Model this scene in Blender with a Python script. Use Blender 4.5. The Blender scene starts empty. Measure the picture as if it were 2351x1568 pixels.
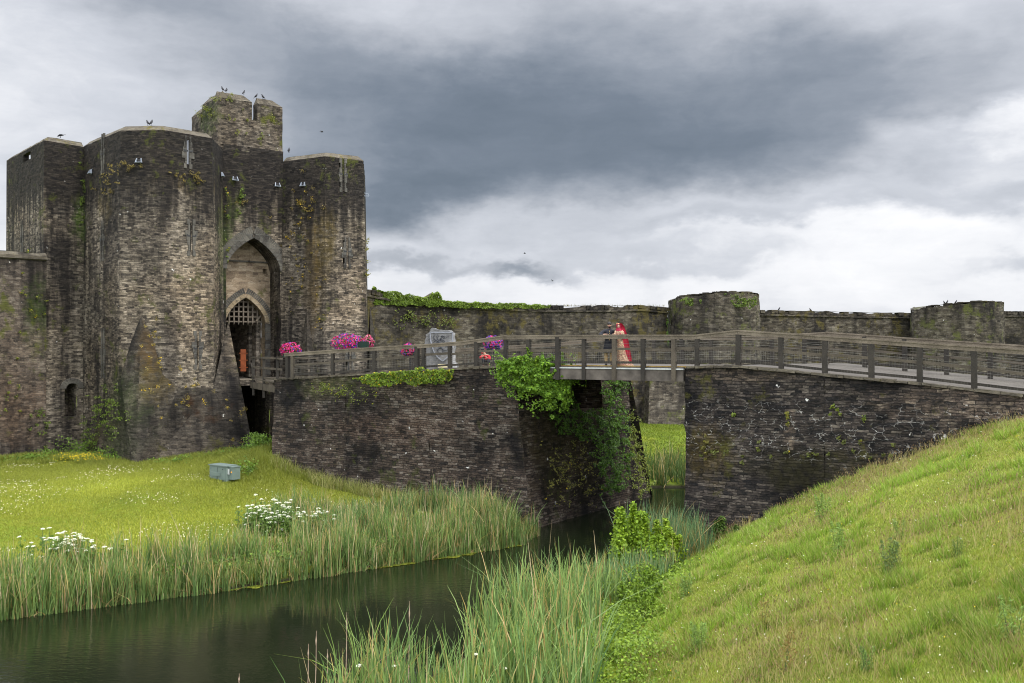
import bpy, bmesh, math, random
import numpy as np
from mathutils import Vector, Matrix
random.seed(7); RNG = np.random.default_rng(11)
SC = bpy.context.scene
COL = SC.collection
# ---------------------------------------------------------------- camera
EYE = 7.45; F = 2200.0; CX = 1175.0; HY = 800.0
cam = bpy.data.cameras.new('camera'); camo = bpy.data.objects.new('camera', cam); COL.objects.link(camo)
camo.location = (0, 0, EYE); camo.rotation_euler = (math.radians(90), 0, 0)
cam.sensor_width = 36.0; cam.lens = 36.0 * F / 2350.0; cam.shift_y = 16.0 / 2350.0
cam.clip_start = 0.1; cam.clip_end = 3000.0
SC.camera = camo
SC.view_settings.view_transform = 'Standard'; SC.view_settings.look = 'None'
SC.view_settings.gamma = 1.0; SC.view_settings.use_curve_mapping = False
SC.view_settings.exposure = 0.5; SC.cycles.filter_width = 1.05; SC.cycles.pixel_filter_type = 'BLACKMAN_HARRIS'
SC.cycles.max_bounces = 6; SC.cycles.diffuse_bounces = 3; SC.cycles.glossy_bounces = 3
SC.cycles.transparent_max_bounces = 6; SC.cycles.transmission_bounces = 3

# ---------------------------------------------------------------- node helper
class NT:
    def __init__(s, tree): s.t = tree
    def n(s, typ, props=None, **ins):
        nd = s.t.nodes.new(typ)
        for k, v in (props or {}).items(): setattr(nd, k, v)
        for k, v in ins.items(): s.set(nd, k, v)
        return nd
    def set(s, nd, k, v):
        sock = nd.inputs[int(k[1:])] if (k[0] == 'i' and k[1:].isdigit()) else nd.inputs[k.replace('_', ' ')]
        if isinstance(v, bpy.types.NodeSocket): s.t.links.new(v, sock)
        else:
            if isinstance(v, (tuple, list)) and len(v) == 3 and sock.type == 'RGBA': v = (*v, 1)
            sock.default_value = v
    def m(s, op, a, b=0.0, c=None, clamp=False):
        nd = s.n('ShaderNodeMath', {'operation': op, 'use_clamp': clamp}, i0=a, i1=b)
        if c is not None: s.set(nd, 'i2', c)
        return nd.outputs[0]
    def v(s, op, a, b=(0, 0, 0)):
        nd = s.n('ShaderNodeVectorMath', {'operation': op}, i0=a)
        if op == 'SCALE': s.set(nd, 'i3', b)
        elif op not in ('LENGTH', 'NORMALIZE'): s.set(nd, 'i1', b)
        return nd.outputs[1] if op in ('LENGTH', 'DOT_PRODUCT', 'DISTANCE') else nd.outputs[0]
    def noise(s, vec, scale, detail=4, rough=.55, dist=0.0, col=False):
        nd = s.n('ShaderNodeTexNoise', {'noise_dimensions': '3D'}, Vector=vec, Scale=scale, Detail=float(detail), Roughness=rough, Distortion=dist)
        return nd.outputs[1] if col else nd.outputs[0]
    def mr(s, x, a, b, c=0.0, d=1.0, smooth=False):
        nd = s.n('ShaderNodeMapRange', {'interpolation_type': 'SMOOTHSTEP' if smooth else 'LINEAR', 'clamp': True}, i0=x, i1=a, i2=b, i3=c, i4=d)
        return nd.outputs[0]
    def mix(s, f, a, b, mode='MIX'):
        nd = s.n('ShaderNodeMix', {'data_type': 'RGBA', 'blend_type': mode, 'clamp_factor': True})
        s.set(nd, 'i0', f); s.set(nd, 'i6', a); s.set(nd, 'i7', b)
        return nd.outputs[2]
    def ramp(s, f, stops, interp='LINEAR'):
        nd = s.n('ShaderNodeValToRGB', None, i0=f); r = nd.color_ramp; r.interpolation = interp
        while len(r.elements) < len(stops): r.elements.new(0.5)
        for e, (p, c) in zip(r.elements, stops): e.position = p; e.color = (*c, 1)
        return nd.outputs[0]
    def comb(s, x, y, z): return s.n('ShaderNodeCombineXYZ', None, i0=x, i1=y, i2=z).outputs[0]
    def sep(s, v): return s.n('ShaderNodeSeparateXYZ', None, i0=v).outputs

# ---------------------------------------------------------------- sky
SUN_AZ = math.radians(128); SUN_EL = math.radians(48)      # clockwise from +Y, behind and right of the viewer
w = bpy.data.worlds.new('World'); SC.world = w; w.use_nodes = True
nt = w.node_tree; nt.nodes.clear(); g = NT(nt)
tc = g.n('ShaderNodeTexCoord').outputs['Generated']
d = g.v('NORMALIZE', tc); dx, dy, dz = g.sep(d)
az = g.m('ARCTAN2', dx, dy); el = g.m('ARCSINE', dz)
# cloud field in azimuth / elevation, warped by fractal noise
ae = g.comb(az, g.m('MULTIPLY', el, 1.9), 0.0)
wn = g.noise(g.v('ADD', ae, (3.1, 1.7, 0)), 6.0, 5, .55, 0, True)
warp = g.v('MULTIPLY', g.v('SUBTRACT', wn, (.5, .5, .5)), (.20, .12, 0))
wn2 = g.noise(g.v('ADD', ae, (9.1, 4.7, 0)), 22.0, 5, .6, 0, True)
warp2 = g.v('MULTIPLY', g.v('SUBTRACT', wn2, (.5, .5, .5)), (.05, .035, 0))
aw = g.v('ADD', g.v('ADD', g.comb(az, el, 0.0), warp), warp2)
ax, ey, _ = g.sep(aw)
def blob(cx, cy, wx, wy, a, rot=0.0):   # photo pixel centre and half sizes -> angles
    c = (cx - CX) / F; e = (HY - cy) / F; WX = wx / F; WY = wy / F
    u = g.m('SUBTRACT', ax, c); v = g.m('SUBTRACT', ey, e)
    if rot:
        cr, sr = math.cos(rot), math.sin(rot)
        u2 = g.m('ADD', g.m('MULTIPLY', u, cr), g.m('MULTIPLY', v, sr))
        v = g.m('SUBTRACT', g.m('MULTIPLY', v, cr), g.m('MULTIPLY', u, sr)); u = u2
    q = g.m('ADD', g.m('POWER', g.m('ABSOLUTE', g.m('DIVIDE', u, WX)), 2.0), g.m('POWER', g.m('ABSOLUTE', g.m('DIVIDE', v, WY)), 2.4))
    return g.m('MULTIPLY', g.m('EXPONENT', g.m('MULTIPLY', q, -1.0)), a)
BL = [(1200, 320, 600, 150, .56, 0), (1720, 380, 360, 95, .30, 0), (1500, 150, 620, 150, .26, -.1), (1000, 455, 230, 75, .42, 0),
      (1950, 240, 420, 110, .19, -.2), (2270, 60, 300, 120, .10, 0), (700, 160, 420, 110, .30, -.25), (1190, 612, 85, 20, .42, 0),
      (940, 603, 160, 18, .26, 0), (1500, 600, 330, 26, .14, 0), (2250, 640, 120, 22, .17, 0), (1700, 530, 500, 26, .16, .06),
      (2200, 470, 180, 30, .14, .1), (60, 180, 200, 190, -.05, 0), (330, 200, 420, 260, .05, 0), (600, 480, 500, 120, .08, 0), (2250, 330, 170, 45, -.30, .1), (380, 40, 200, 60, .16, 0), (2000, 540, 200, 40, -.10, 0), (2050, 610, 520, 110, -.10, 0), (1450, 650, 700, 60, -.06, 0), (2250, 420, 220, 60, -.08, .1), (60, 560, 200, 300, -.05, 0)]
acc = 0.225
for b in BL: acc = g.m('ADD', acc, blob(*b))
fine = g.noise(g.v('ADD', g.v('ADD', ae, warp), (1, 2, 0)), 9.0, 7, .6)
acc = g.m('ADD', acc, g.m('MULTIPLY', g.m('SUBTRACT', fine, .5), .30))
st = g.noise(g.v('MULTIPLY', ae, (1.0, 3.2, 1)), 7.0, 6, .62)
acc = g.m('ADD', acc, g.m('MULTIPLY', g.m('SUBTRACT', st, .5), .13))
cl = g.ramp(acc, [(0.0, (.78, .78, .79)), (.16, (.64, .65, .68)), (.30, (.47, .49, .535)), (.48, (.34, .362, .405)), (.66, (.225, .252, .297)), (.85, (.142, .170, .212)), (1.0, (.105, .132, .168))])
# overhead and behind the viewer the unseen cloud deck is brightened to light the ground
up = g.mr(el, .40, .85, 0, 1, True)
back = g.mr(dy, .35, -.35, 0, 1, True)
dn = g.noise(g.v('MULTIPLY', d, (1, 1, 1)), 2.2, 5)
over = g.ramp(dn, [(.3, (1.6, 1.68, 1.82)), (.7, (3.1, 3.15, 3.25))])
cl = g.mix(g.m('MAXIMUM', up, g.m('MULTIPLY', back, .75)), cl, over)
sky = g.n('ShaderNodeTexSky', {'sky_type': 'NISHITA', 'sun_disc': False, 'sun_elevation': SUN_EL, 'sun_rotation': SUN_AZ, 'air_density': 1.2, 'dust_density': 2.0})
b1 = g.n('ShaderNodeBackground', None, Color=sky.outputs[0], Strength=.08)
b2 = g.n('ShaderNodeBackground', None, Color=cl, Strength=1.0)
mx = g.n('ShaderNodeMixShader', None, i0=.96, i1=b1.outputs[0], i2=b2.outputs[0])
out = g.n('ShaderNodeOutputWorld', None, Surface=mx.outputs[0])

sl = bpy.data.lights.new('sun', 'SUN'); sl.energy = 1.9; sl.angle = math.radians(14); sl.color = (1.0, .955, .88)
so = bpy.data.objects.new('sun', sl); COL.objects.link(so)
sd = Vector((math.sin(SUN_AZ) * math.cos(SUN_EL), math.cos(SUN_AZ) * math.cos(SUN_EL), math.sin(SUN_EL)))
so.rotation_euler = sd.to_track_quat('Z', 'Y').to_euler(); so.location = (20, -20, 60)

# ---------------------------------------------------------------- measuring helpers (photo 2350 x 1568 -> metres)
def W(x, y, s): return np.array([(x - CX) / s, F / s, EYE + (HY - y) / s])
def G2(x, s): return np.array([(x - CX) / s, F / s])
def ray(x, y): return np.array([(x - CX) / F, 1.0, (HY - y) / F])
CAMP = np.array([0, 0, EYE])
def hit(x, y, p0, n):                     # where a measured direction meets a plane
    r = ray(x, y); t = np.dot(np.asarray(p0) - CAMP, n) / np.dot(r, n)
    return CAMP + r * t
def face_uz(x, y, A, B):                  # distance along wall A->B and height
    A = np.asarray(A, float); B = np.asarray(B, float); dd = (B - A); L = np.linalg.norm(dd); dd = dd / L
    n = np.array([dd[1], -dd[0], 0]); p = hit(x, y, (A[0], A[1], 0), n)
    return float(np.dot(p[:2] - A, dd)), float(p[2])

# ---------------------------------------------------------------- object helpers
def tag(o, label=None, cat=None, group=None, kind=None):
    if label: o['label'] = label
    if cat: o['category'] = cat
    if group: o['group'] = group
    if kind: o['kind'] = kind
    return o
def empty(name, loc, label=None, cat=None, group=None, kind=None, rz=0):
    o = bpy.data.objects.new(name, None); o.location = tuple(loc); o.rotation_euler = (0, 0, rz); COL.objects.link(o)
    o.empty_display_size = .3
    return tag(o, label, cat, group, kind)
def kids(o): return [c for c in bpy.data.objects if c.parent == o]
def link(name, me, mat, parent=None, smooth=False):
    if mat:
        for m_ in (mat if isinstance(mat, (list, tuple)) else [mat]): me.materials.append(m_)
    if smooth: me.polygons.foreach_set('use_smooth', [True] * len(me.polygons))
    o = bpy.data.objects.new(name, me); COL.objects.link(o)
    if parent:
        o.parent = parent
        o.matrix_parent_inverse = Matrix.LocRotScale(parent.location, parent.rotation_euler, parent.scale).inverted()
    return o
def hashj(p, amp):
    k = (int(round(p[0] * 50)) * 73856093) ^ (int(round(p[1] * 50)) * 19349663) ^ (int(round(p[2] * 50)) * 83492791)
    r = random.Random(k); return np.array([r.uniform(-amp, amp), r.uniform(-amp, amp), r.uniform(-amp * .4, amp * .4)])

class MB:
    """collects quads, boxes, tubes, patches; build() links ONE mesh object"""
    def __init__(s): s.v = []; s.f = []; s.uv = []; s.mi = []
    def face(s, pts, uvs=None, mi=0):
        i = len(s.v); s.v += [tuple(map(float, p)) for p in pts]; s.f.append(tuple(range(i, i + len(pts))))
        s.uv += list(uvs) if uvs is not None else [(0, 0)] * len(pts); s.mi.append(mi)
    def patch(s, P00, P10, P11, P01, du=.4, dv=.4, amp=.018, u0=0.0, holes=(), topj=0.0, lu=None, v0=None, inward=None, noedge=False):
        """bilinear wall panel, P00->P10 along the foot, P01->P11 along the top; holes = (u0,u1,z0,z1,depth,through)"""
        P00, P10, P11, P01 = [np.asarray(p, float) for p in (P00, P10, P11, P01)]
        L = lu or float(np.linalg.norm(P10 - P00)); H = float(np.mean([np.linalg.norm(P01 - P00), np.linalg.norm(P11 - P10)]))
        us = list(np.linspace(0, 1, max(2, int(round(L / du)) + 1))); vs = list(np.linspace(0, 1, max(2, int(round(H / dv)) + 1)))
        zb = (P00[2] + P10[2]) / 2; zt = (P01[2] + P11[2]) / 2
        hh = []
        for h in holes:
            a, b, c, e = h[0] / L, h[1] / L, (h[2] - zb) / (zt - zb), (h[3] - zb) / (zt - zb)
            hh.append((a, b, c, e, h[4], h[5])); 
            us = [u for u in us if min(abs(u - a), abs(u - b)) > .03 / L * 2 or u in (0, 1)] + [a, b]
            vs = [q for q in vs if min(abs(q - c), abs(q - e)) > .03 / H * 2 or q in (0, 1)] + [c, e]
        us = sorted(set(us)); vs = sorted(set(vs))
        n = np.cross(P10 - P00, P01 - P00); n = n / np.linalg.norm(n)
        if inward is None: inward = -n
        pts = {}
        def pt(i, j):
            if (i, j) not in pts:
                u, q = us[i], vs[j]
                p = (P00 * (1 - u) + P10 * u) * (1 - q) + (P01 * (1 - u) + P11 * u) * q
                jit = hashj(p, amp) if (amp and not (noedge and i in (0, len(us) - 1))) else 0
                if noedge and i in (0, len(us) - 1) and topj: pts[(i, j)] = p; return p
                if topj and j == len(vs) - 1: jit = jit + np.array([0, 0, random.uniform(-topj, topj * .4)])
                pts[(i, j)] = p + jit
            return pts[(i, j)]
        vb = P00[2] if v0 is None else v0
        upright = abs(zt - zb) > .6 * H
        def UV(i, j):
            if not upright: return (u0 + us[i] * L, vb + vs[j] * H)
            u, q = us[i], vs[j]; return (u0 + us[i] * L, float((P00[2] * (1 - u) + P10[2] * u) * (1 - q) + (P01[2] * (1 - u) + P11[2] * u) * q))
        for i in range(len(us) - 1):
            for j in range(len(vs) - 1):
                um, vm = (us[i] + us[i + 1]) / 2, (vs[j] + vs[j + 1]) / 2
                if any(a < um < b and c < vm < e for a, b, c, e, _, _ in hh): continue
                s.face([pt(i, j), pt(i + 1, j), pt(i + 1, j + 1), pt(i, j + 1)], [UV(i, j), UV(i + 1, j), UV(i + 1, j + 1), UV(i, j + 1)])
        for a, b, c, e, dep, thr in hh:
            def P(u, q): return (P00 * (1 - u) + P10 * u) * (1 - q) + (P01 * (1 - u) + P11 * u) * q
            c4 = [P(a, c), P(b, c), P(b, e), P(a, e)]; o4 = [p + inward * dep for p in c4]
            for k in range(4):
                p, q = c4[k], c4[(k + 1) % 4]; pp, qq = o4[k], o4[(k + 1) % 4]
                s.face([p, q, qq, pp], [(p[0], p[2]), (q[0], q[2]), (q[0] + dep, q[2]), (p[0] + dep, p[2])])
            if not thr: s.face(o4, [(p[0], p[2]) for p in o4])
        return s
    def box(s, c, size, R=None, mi=0):
        c = np.asarray(c, float); h = np.asarray(size, float) / 2; R = np.eye(3) if R is None else np.asarray(R)
        cs = [np.array([x, y, z]) * h for x in (-1, 1) for y in (-1, 1) for z in (-1, 1)]
        P = [c + R @ q for q in cs]; dm = list(size)
        for f, (a, b) in (((0, 1, 3, 2), (2, 1)), ((4, 6, 7, 5), (1, 2)), ((0, 4, 5, 1), (0, 2)), ((2, 3, 7, 6), (2, 0)), ((0, 2, 6, 4), (1, 0)), ((1, 5, 7, 3), (0, 1))):
            uv = []
            for k in f:
                q = cs[k]; ax_ = {a, b}
                uv.append(tuple([q[min(ax_)] + c[0] * .37, q[max(ax_)] + c[1] * .21 + c[2]]))
            s.face([P[k] for k in f], uv, mi)
        return s
    def bar(s, a, b, wx, wz, mi=0, up=(0, 0, 1)):
        a = np.asarray(a, float); b = np.asarray(b, float); dd = b - a; L = np.linalg.norm(dd); dd = dd / L
        sd_ = np.cross(dd, np.asarray(up, float))
        if np.linalg.norm(sd_) < 1e-4: sd_ = np.array([1.0, 0, 0])
        sd_ /= np.linalg.norm(sd_); u = np.cross(sd_, dd)
        return s.box((a + b) / 2, (L, wx, wz), np.column_stack([dd, sd_, u]), mi)
    def tube(s, pts, rads, n=8, mi=0, cap=True):
        pts = [np.asarray(p, float) for p in pts]; rings = []
        for i, p in enumerate(pts):
            t = pts[min(i + 1, len(pts) - 1)] - pts[max(i - 1, 0)]; t = t / (np.linalg.norm(t) + 1e-9)
            a = np.cross(t, (0, 0, 1)) if abs(t[2]) < .95 else np.cross(t, (1, 0, 0)); a /= np.linalg.norm(a); b = np.cross(t, a)
            r = rads[i] if hasattr(rads, '__len__') else rads; rx, ry = (r if hasattr(r, '__len__') else (r, r))
            rings.append([p + a * rx * math.cos(k * 2 * math.pi / n) + b * ry * math.sin(k * 2 * math.pi / n) for k in range(n)])
        for i in range(len(rings) - 1):
            for k in range(n):
                s.face([rings[i][k], rings[i + 1][k], rings[i + 1][(k + 1) % n], rings[i][(k + 1) % n]], [(k * .1, i * .1), (k * .1, i * .1 + .1), (k * .1 + .1, i * .1 + .1), (k * .1 + .1, i * .1)], mi)
        if cap: s.face(rings[0], mi=mi); s.face(rings[-1][::-1], mi=mi)
        return s
    def sphere(s, c, r, nu=10, nv=7, mi=0):
        c = np.asarray(c, float); r = np.asarray(r if hasattr(r, '__len__') else (r, r, r), float)
        P = lambda i, j: c + r * np.array([math.sin(math.pi * j / nv) * math.cos(2 * math.pi * i / nu), math.sin(math.pi * j / nv) * math.sin(2 * math.pi * i / nu), math.cos(math.pi * j / nv)])
        for i in range(nu):
            for j in range(nv):
                q = [P(i, j), P(i, j + 1), P(i + 1, j + 1), P(i + 1, j)]
                if j == 0: q = q[:3]
                elif j == nv - 1: q = [q[0], q[1], q[3]]
                s.face(q, mi=mi)
        return s
    def prism(s, outline, off, mi=0, uv=None):   # outline: list of 3D pts, off: extrusion vector
        A = [np.asarray(p, float) for p in outline]; B = [p + np.asarray(off, float) for p in A]
        U = lambda p: (p[0] * .8 + p[1] * .6, p[2])
        s.face(A, [U(p) for p in A], mi); s.face(B[::-1], [U(p) for p in B[::-1]], mi)
        for i in range(len(A)):
            j = (i + 1) % len(A); q = [A[i], B[i], B[j], A[j]]; s.face(q, [U(p) for p in q], mi)
        return s
    def build(s, name, mat, parent=None, smooth=False, weld=False, bevel=0):
        me = bpy.data.meshes.new(name); me.from_pydata(s.v, [], s.f)
        uvl = me.uv_layers.new(name='UVMap'); uvl.data.foreach_set('uv', np.array(s.uv, 'f').ravel())
        me.polygons.foreach_set('material_index', s.mi)
        if weld or smooth:
            bm = bmesh.new(); bm.from_mesh(me); bmesh.ops.remove_doubles(bm, verts=bm.verts, dist=.0005)
            bmesh.ops.recalc_face_normals(bm, faces=bm.faces); bm.to_mesh(me); bm.free()
        me.update(); o = link(name, me, mat, parent, smooth)
        return o

def soup(name, V, Fc, cols, mat, parent=None):
    """fast numpy mesh: V (n,3), Fc (m,k) faces all of k corners, cols (n,3)"""
    me = bpy.data.meshes.new(name); n = len(V); m_, k = Fc.shape
    me.vertices.add(n); me.vertices.foreach_set('co', V.astype('f').ravel())
    me.loops.add(m_ * k); me.loops.foreach_set('vertex_index', Fc.astype('i').ravel())
    me.polygons.add(m_); me.polygons.foreach_set('loop_start', np.arange(0, m_ * k, k, dtype='i')); me.polygons.foreach_set('loop_total', np.full(m_, k, 'i'))
    ca = me.color_attributes.new('Col', 'FLOAT_COLOR', 'POINT'); ca.data.foreach_set('color', np.hstack([cols, np.ones((n, 1))]).astype('f').ravel())
    me.update(); me.validate()
    return link(name, me, mat, parent)
def lerp(a, b, t): return a + (b - a) * t
def blades(root, h, wd, lean, cols, segs=2, droop=0.0, tipc=None):
    """root (N,3), h, wd (N,), lean (N,2) horizontal tip offset as fraction of h; ribbons that narrow to a tip"""
    N = len(root); ang = RNG.uniform(0, math.pi, N); sx = np.cos(ang); sy = np.sin(ang)
    rows = []; cc = []
    for k in range(segs + 1):
        t = k / segs; wk = wd * (1 - t) ** .6 * .5 if k < segs else wd * .04
        z = h * (t - droop * t ** 3); off = (t ** 1.8)[..., None] if hasattr(t, 'shape') else t ** 1.8
        c = root.copy(); c[:, 0] += lean[:, 0] * h * off; c[:, 1] += lean[:, 1] * h * off; c[:, 2] += z
        a = c.copy(); a[:, 0] -= sx * wk; a[:, 1] -= sy * wk; b = c.copy(); b[:, 0] += sx * wk; b[:, 1] += sy * wk
        rows += [a, b]
        col = cols if tipc is None else cols * (1 - t ** 2) + tipc * t ** 2
        cc += [col, col]
    V = np.stack(rows, 1).reshape(-1, 3); C = np.stack(cc, 1).reshape(-1, 3); st = 2 * (segs + 1)
    base = (np.arange(N) * st)[:, None]; fs = []
    for k in range(segs): fs.append(base + np.array([2 * k, 2 * k + 1, 2 * k + 3, 2 * k + 2]))
    return V, np.concatenate(fs, 0), C
def leaves(P, Nn, size, cols, tilt=.9, aspect=.7):
    """leaf quads at P roughly facing Nn"""
    N = len(P); nn = Nn + RNG.normal(0, tilt, (N, 3)); nn /= np.linalg.norm(nn, axis=1, keepdims=True)
    r = RNG.normal(0, 1, (N, 3)); a = np.cross(nn, r); a /= np.linalg.norm(a, axis=1, keepdims=True); b = np.cross(nn, a)
    sz = np.asarray(size)[:, None] if hasattr(size, '__len__') else size
    p0 = P - a * sz * .5; p1 = P + b * sz * .5 * aspect; p2 = P + a * sz * .5; p3 = P - b * sz * .5 * aspect
    V = np.stack([p0, p1, p2, p3], 1).reshape(-1, 3); Fc = np.arange(4 * N).reshape(-1, 4); C = np.repeat(cols, 4, axis=0)
    return V, Fc, C
def joinsoup(parts):
    V = []; Fs = []; C = []; o = 0
    for v, f, c in parts: V.append(v); Fs.append(f + o); C.append(c); o += len(v)
    return np.concatenate(V), np.concatenate(Fs), np.concatenate(C)
def inpoly(px, py, poly):
    ins = np.zeros(len(px), bool); n = len(poly)
    for i in range(n):
        x1, y1 = poly[i]; x2, y2 = poly[(i + 1) % n]
        if y1 == y2: continue
        c = ((y1 > py) != (y2 > py)) & (px < (x2 - x1) * (py - y1) / (y2 - y1) + x1); ins ^= c
    return ins
def sample_poly(poly, n):
    poly = np.array(poly, float); lo, hi = poly.min(0), poly.max(0); out = []
    got = 0
    while got < n:
        q = RNG.uniform(lo, hi, (n * 3, 2)); q = q[inpoly(q[:, 0], q[:, 1], poly)]; out.append(q); got += len(q)
    return np.concatenate(out)[:n]
def vnoise(x, y, sc, seed=0):
    """smooth value noise, vectorised"""
    x = np.asarray(x) / sc; y = np.asarray(y) / sc; xi = np.floor(x).astype(int); yi = np.floor(y).astype(int); fx = x - xi; fy = y - yi
    fx = fx * fx * (3 - 2 * fx); fy = fy * fy * (3 - 2 * fy)
    def h(a, b):
        k = (a * 374761393 + b * 668265263 + seed * 974634777) & 0xffffffff; k = ((k ^ (k >> 13)) * 1274126177) & 0xffffffff
        return ((k ^ (k >> 16)) & 0xffff) / 65535.0
    return (h(xi, yi) * (1 - fx) + h(xi + 1, yi) * fx) * (1 - fy) + (h(xi, yi + 1) * (1 - fx) + h(xi + 1, yi + 1) * fx) * fy

# ---------------------------------------------------------------- materials
def newmat(name):
    m = bpy.data.materials.new(name); m.use_nodes = True; m.node_tree.nodes.clear(); return m, NT(m.node_tree)
def finish(g, col, rough=.9, bump=None, bstr=.5, bdist=.03, spec=.25, metal=0.0):
    p = g.n('ShaderNodeBsdfPrincipled'); g.set(p, 'Base Color', col); g.set(p, 'Roughness', rough); g.set(p, 'Specular IOR Level', spec); g.set(p, 'Metallic', metal)
    if bump is not None:
        b = g.n('ShaderNodeBump', None, Strength=bstr, Distance=bdist, Height=bump); g.t.links.new(b.outputs[0], p.inputs['Normal'])
    o = g.n('ShaderNodeOutputMaterial', None, Surface=p.outputs[0]); return p
def plain(name, col, rough=.6, var=.25, scale=8.0, spec=.3, metal=0.0):
    m, g = newmat(name); P = g.n('ShaderNodeNewGeometry').outputs['Position']
    n = g.noise(P, scale, 5); c2 = tuple(c * (1 - var) for c in col); c3 = tuple(min(1, c * (1 + var)) for c in col)
    finish(g, g.ramp(n, [(.3, c2), (.7, c3)]), rough, n, .15, .01, spec, metal); return m
def leafmat(name, trans=.35, rough=.55):
    m, g = newmat(name); c = g.n('ShaderNodeAttribute', {'attribute_name': 'Col'}).outputs['Color']
    p = g.n('ShaderNodeBsdfPrincipled'); g.set(p, 'Base Color', c); g.set(p, 'Roughness', rough); g.set(p, 'Specular IOR Level', .3)
    t = g.n('ShaderNodeBsdfTranslucent', None, Color=g.mix(1.0, c, (1.15, 1.1, .6), 'MULTIPLY'))
    x = g.n('ShaderNodeMixShader', None, i0=trans, i1=p.outputs[0], i2=t.outputs[0]); g.n('ShaderNodeOutputMaterial', None, Surface=x.outputs[0]); return m
LEAF = leafmat('leaf_green')
def stone(name, cols, row=.13, wid=.42, mortar=(.12, .11, .10), stain=.5, stainc=(.035, .034, .036), ztop=None, zband=4.0, topdark=0.0,
          moss=.0, mossc=(.085, .095, .02), white=0.0, crack=0.0, blobs=(), bstr=.8, seed=0.0, streak=.5, warm=None, gain=1.0, contrast=.8, vw=.5, joint=.75, jw=.07, tint=(1.03, 1.0, .935)):
    m, g = newmat(name)
    uv = g.n('ShaderNodeUVMap').outputs[0]; P = g.n('ShaderNodeNewGeometry').outputs['Position']
    uvs = g.v('ADD', uv, (seed, seed * .7, 0))
    ds = g.noise(uvs, .9, 3, .5, 0, True); ds2 = g.noise(uvs, 5.0, 2, .5, 0, True)
    q = g.v('ADD', uvs, g.v('MULTIPLY', g.v('SUBTRACT', ds, (.5, .5, .5)), (.6, .13, 0)))
    q = g.v('ADD', q, g.v('MULTIPLY', g.v('SUBTRACT', ds2, (.5, .5, .5)), (.12, .05, 0)))
    def brick(rw, wd_, off):
        return g.n('ShaderNodeTexBrick', {'offset': .43, 'offset_frequency': 2, 'squash': 1.5, 'squash_frequency': 3}, Vector=g.v('ADD', q, off), Color1=(0, 0, 0), Color2=(1, 1, 1), Mortar=(.5, .5, .5), Scale=1.0, **{'Mortar_Size': rw * jw, 'Mortar_Smooth': .6, 'Bias': 0.0, 'Brick_Width': wd_, 'Row_Height': rw})
    b1 = brick(row, wid, (0, 0, 0)); b2 = brick(row * 1.3, wid * 1.2, (3.3, 1.1, 0))
    sel = g.mr(g.noise(uvs, .8, 2), .47, .55)
    tone = g.mix(sel, b1.outputs[0], b2.outputs[0]); mo = g.m('ADD', g.m('MULTIPLY', b1.outputs[1], g.m('SUBTRACT', 1.0, sel)), g.m('MULTIPLY', b2.outputs[1], sel))
    # shorter stones break up the coursing
    vo = g.n('ShaderNodeTexVoronoi', {'feature': 'F1', 'voronoi_dimensions': '2D'}, Vector=g.v('MULTIPLY', q, (1 / wid * 1.2, 1 / row * .9, 1)), Scale=1.0, Randomness=.9)
    vt = g.sep(vo.outputs['Color'])[0]
    tone = g.m('ADD', g.m('MULTIPLY', tone, 1 - vw), g.m('MULTIPLY', vt, vw))
    fine = g.noise(g.v('MULTIPLY', uvs, (9, 26, 1)), 1.0, 5, .7)
    tone = g.m('ADD', g.m('ADD', g.m('MULTIPLY', g.m('SUBTRACT', tone, .5), contrast), .5), g.m('MULTIPLY', g.m('SUBTRACT', fine, .5), 1.25))
    k = len(cols); base = g.ramp(tone, [(.12 + .76 * i / (k - 1), tuple(x * gain * t_ for x, t_ in zip(c, tint))) for i, c in enumerate(cols)])
    base = g.mix(g.m('MULTIPLY', mo, joint), base, mortar)
    big = g.noise(P, .22, 4, .6)
    if warm: base = g.mix(g.mr(big, .42, .62, 0, .6), base, g.mix(1.0, base, warm, 'MULTIPLY'))
    # dark weathering: vertical runs and broad blotches
    run = g.noise(g.v('MULTIPLY', uvs, (1.3, .12, 1)), 1.0, 5, .6); blot = g.noise(g.v('ADD', P, (seed, 0, 0)), .35, 6, .62)
    sf = g.m('ADD', g.m('MULTIPLY', run, streak), g.m('MULTIPLY', blot, 1 - streak))
    sf = g.mr(sf, .58 - stain * .25, .70 - stain * .18)
    if ztop is not None:
        z = g.sep(P)[2]; tt = g.mr(g.m('ADD', z, g.m('MULTIPLY', g.m('SUBTRACT', run, .5), 7.0)), ztop - zband, ztop - zband + 1.6)
        tt = g.m('MULTIPLY', tt, topdark)
    dark = g.mix(.94, base, g.mix(1.0, base, (.075, .07, .07), 'MULTIPLY')); dark = g.mix(.2, dark, stainc)
    col = g.mix(sf, base, dark); edge_n = g.noise(P, 3.4, 6, .7)
    for (c, r, cc, a, ns) in blobs:
        dv = g.v('LENGTH', g.v('DIVIDE', g.v('SUBTRACT', P, tuple(c)), tuple(r)))
        nn = g.noise(g.v('ADD', P, (c[0], 5, 3)), ns, 6, .65)
        f = g.m('MULTIPLY', g.mr(g.m('ADD', dv, g.m('MULTIPLY', g.m('SUBTRACT', nn, .5), 1.8)), 1.0, .5), g.m('MULTIPLY', g.mr(edge_n, .38, .56, .25, 1), a))
        if cc[0] < 0: col = g.mix(f, col, g.mix(1.0, base, tuple(-x for x in cc), 'MULTIPLY'))   # multiply: pale or dark versions of the stone itself
        else: col = g.mix(f, col, g.mix(.55, g.mix(1.0, col, tuple(min(2.2, x * 9) for x in cc), 'MULTIPLY'), cc))
    if ztop is not None: col = g.mix(g.m('MULTIPLY', tt, g.mr(edge_n, .28, .5, .75, 1)), col, dark)
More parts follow.
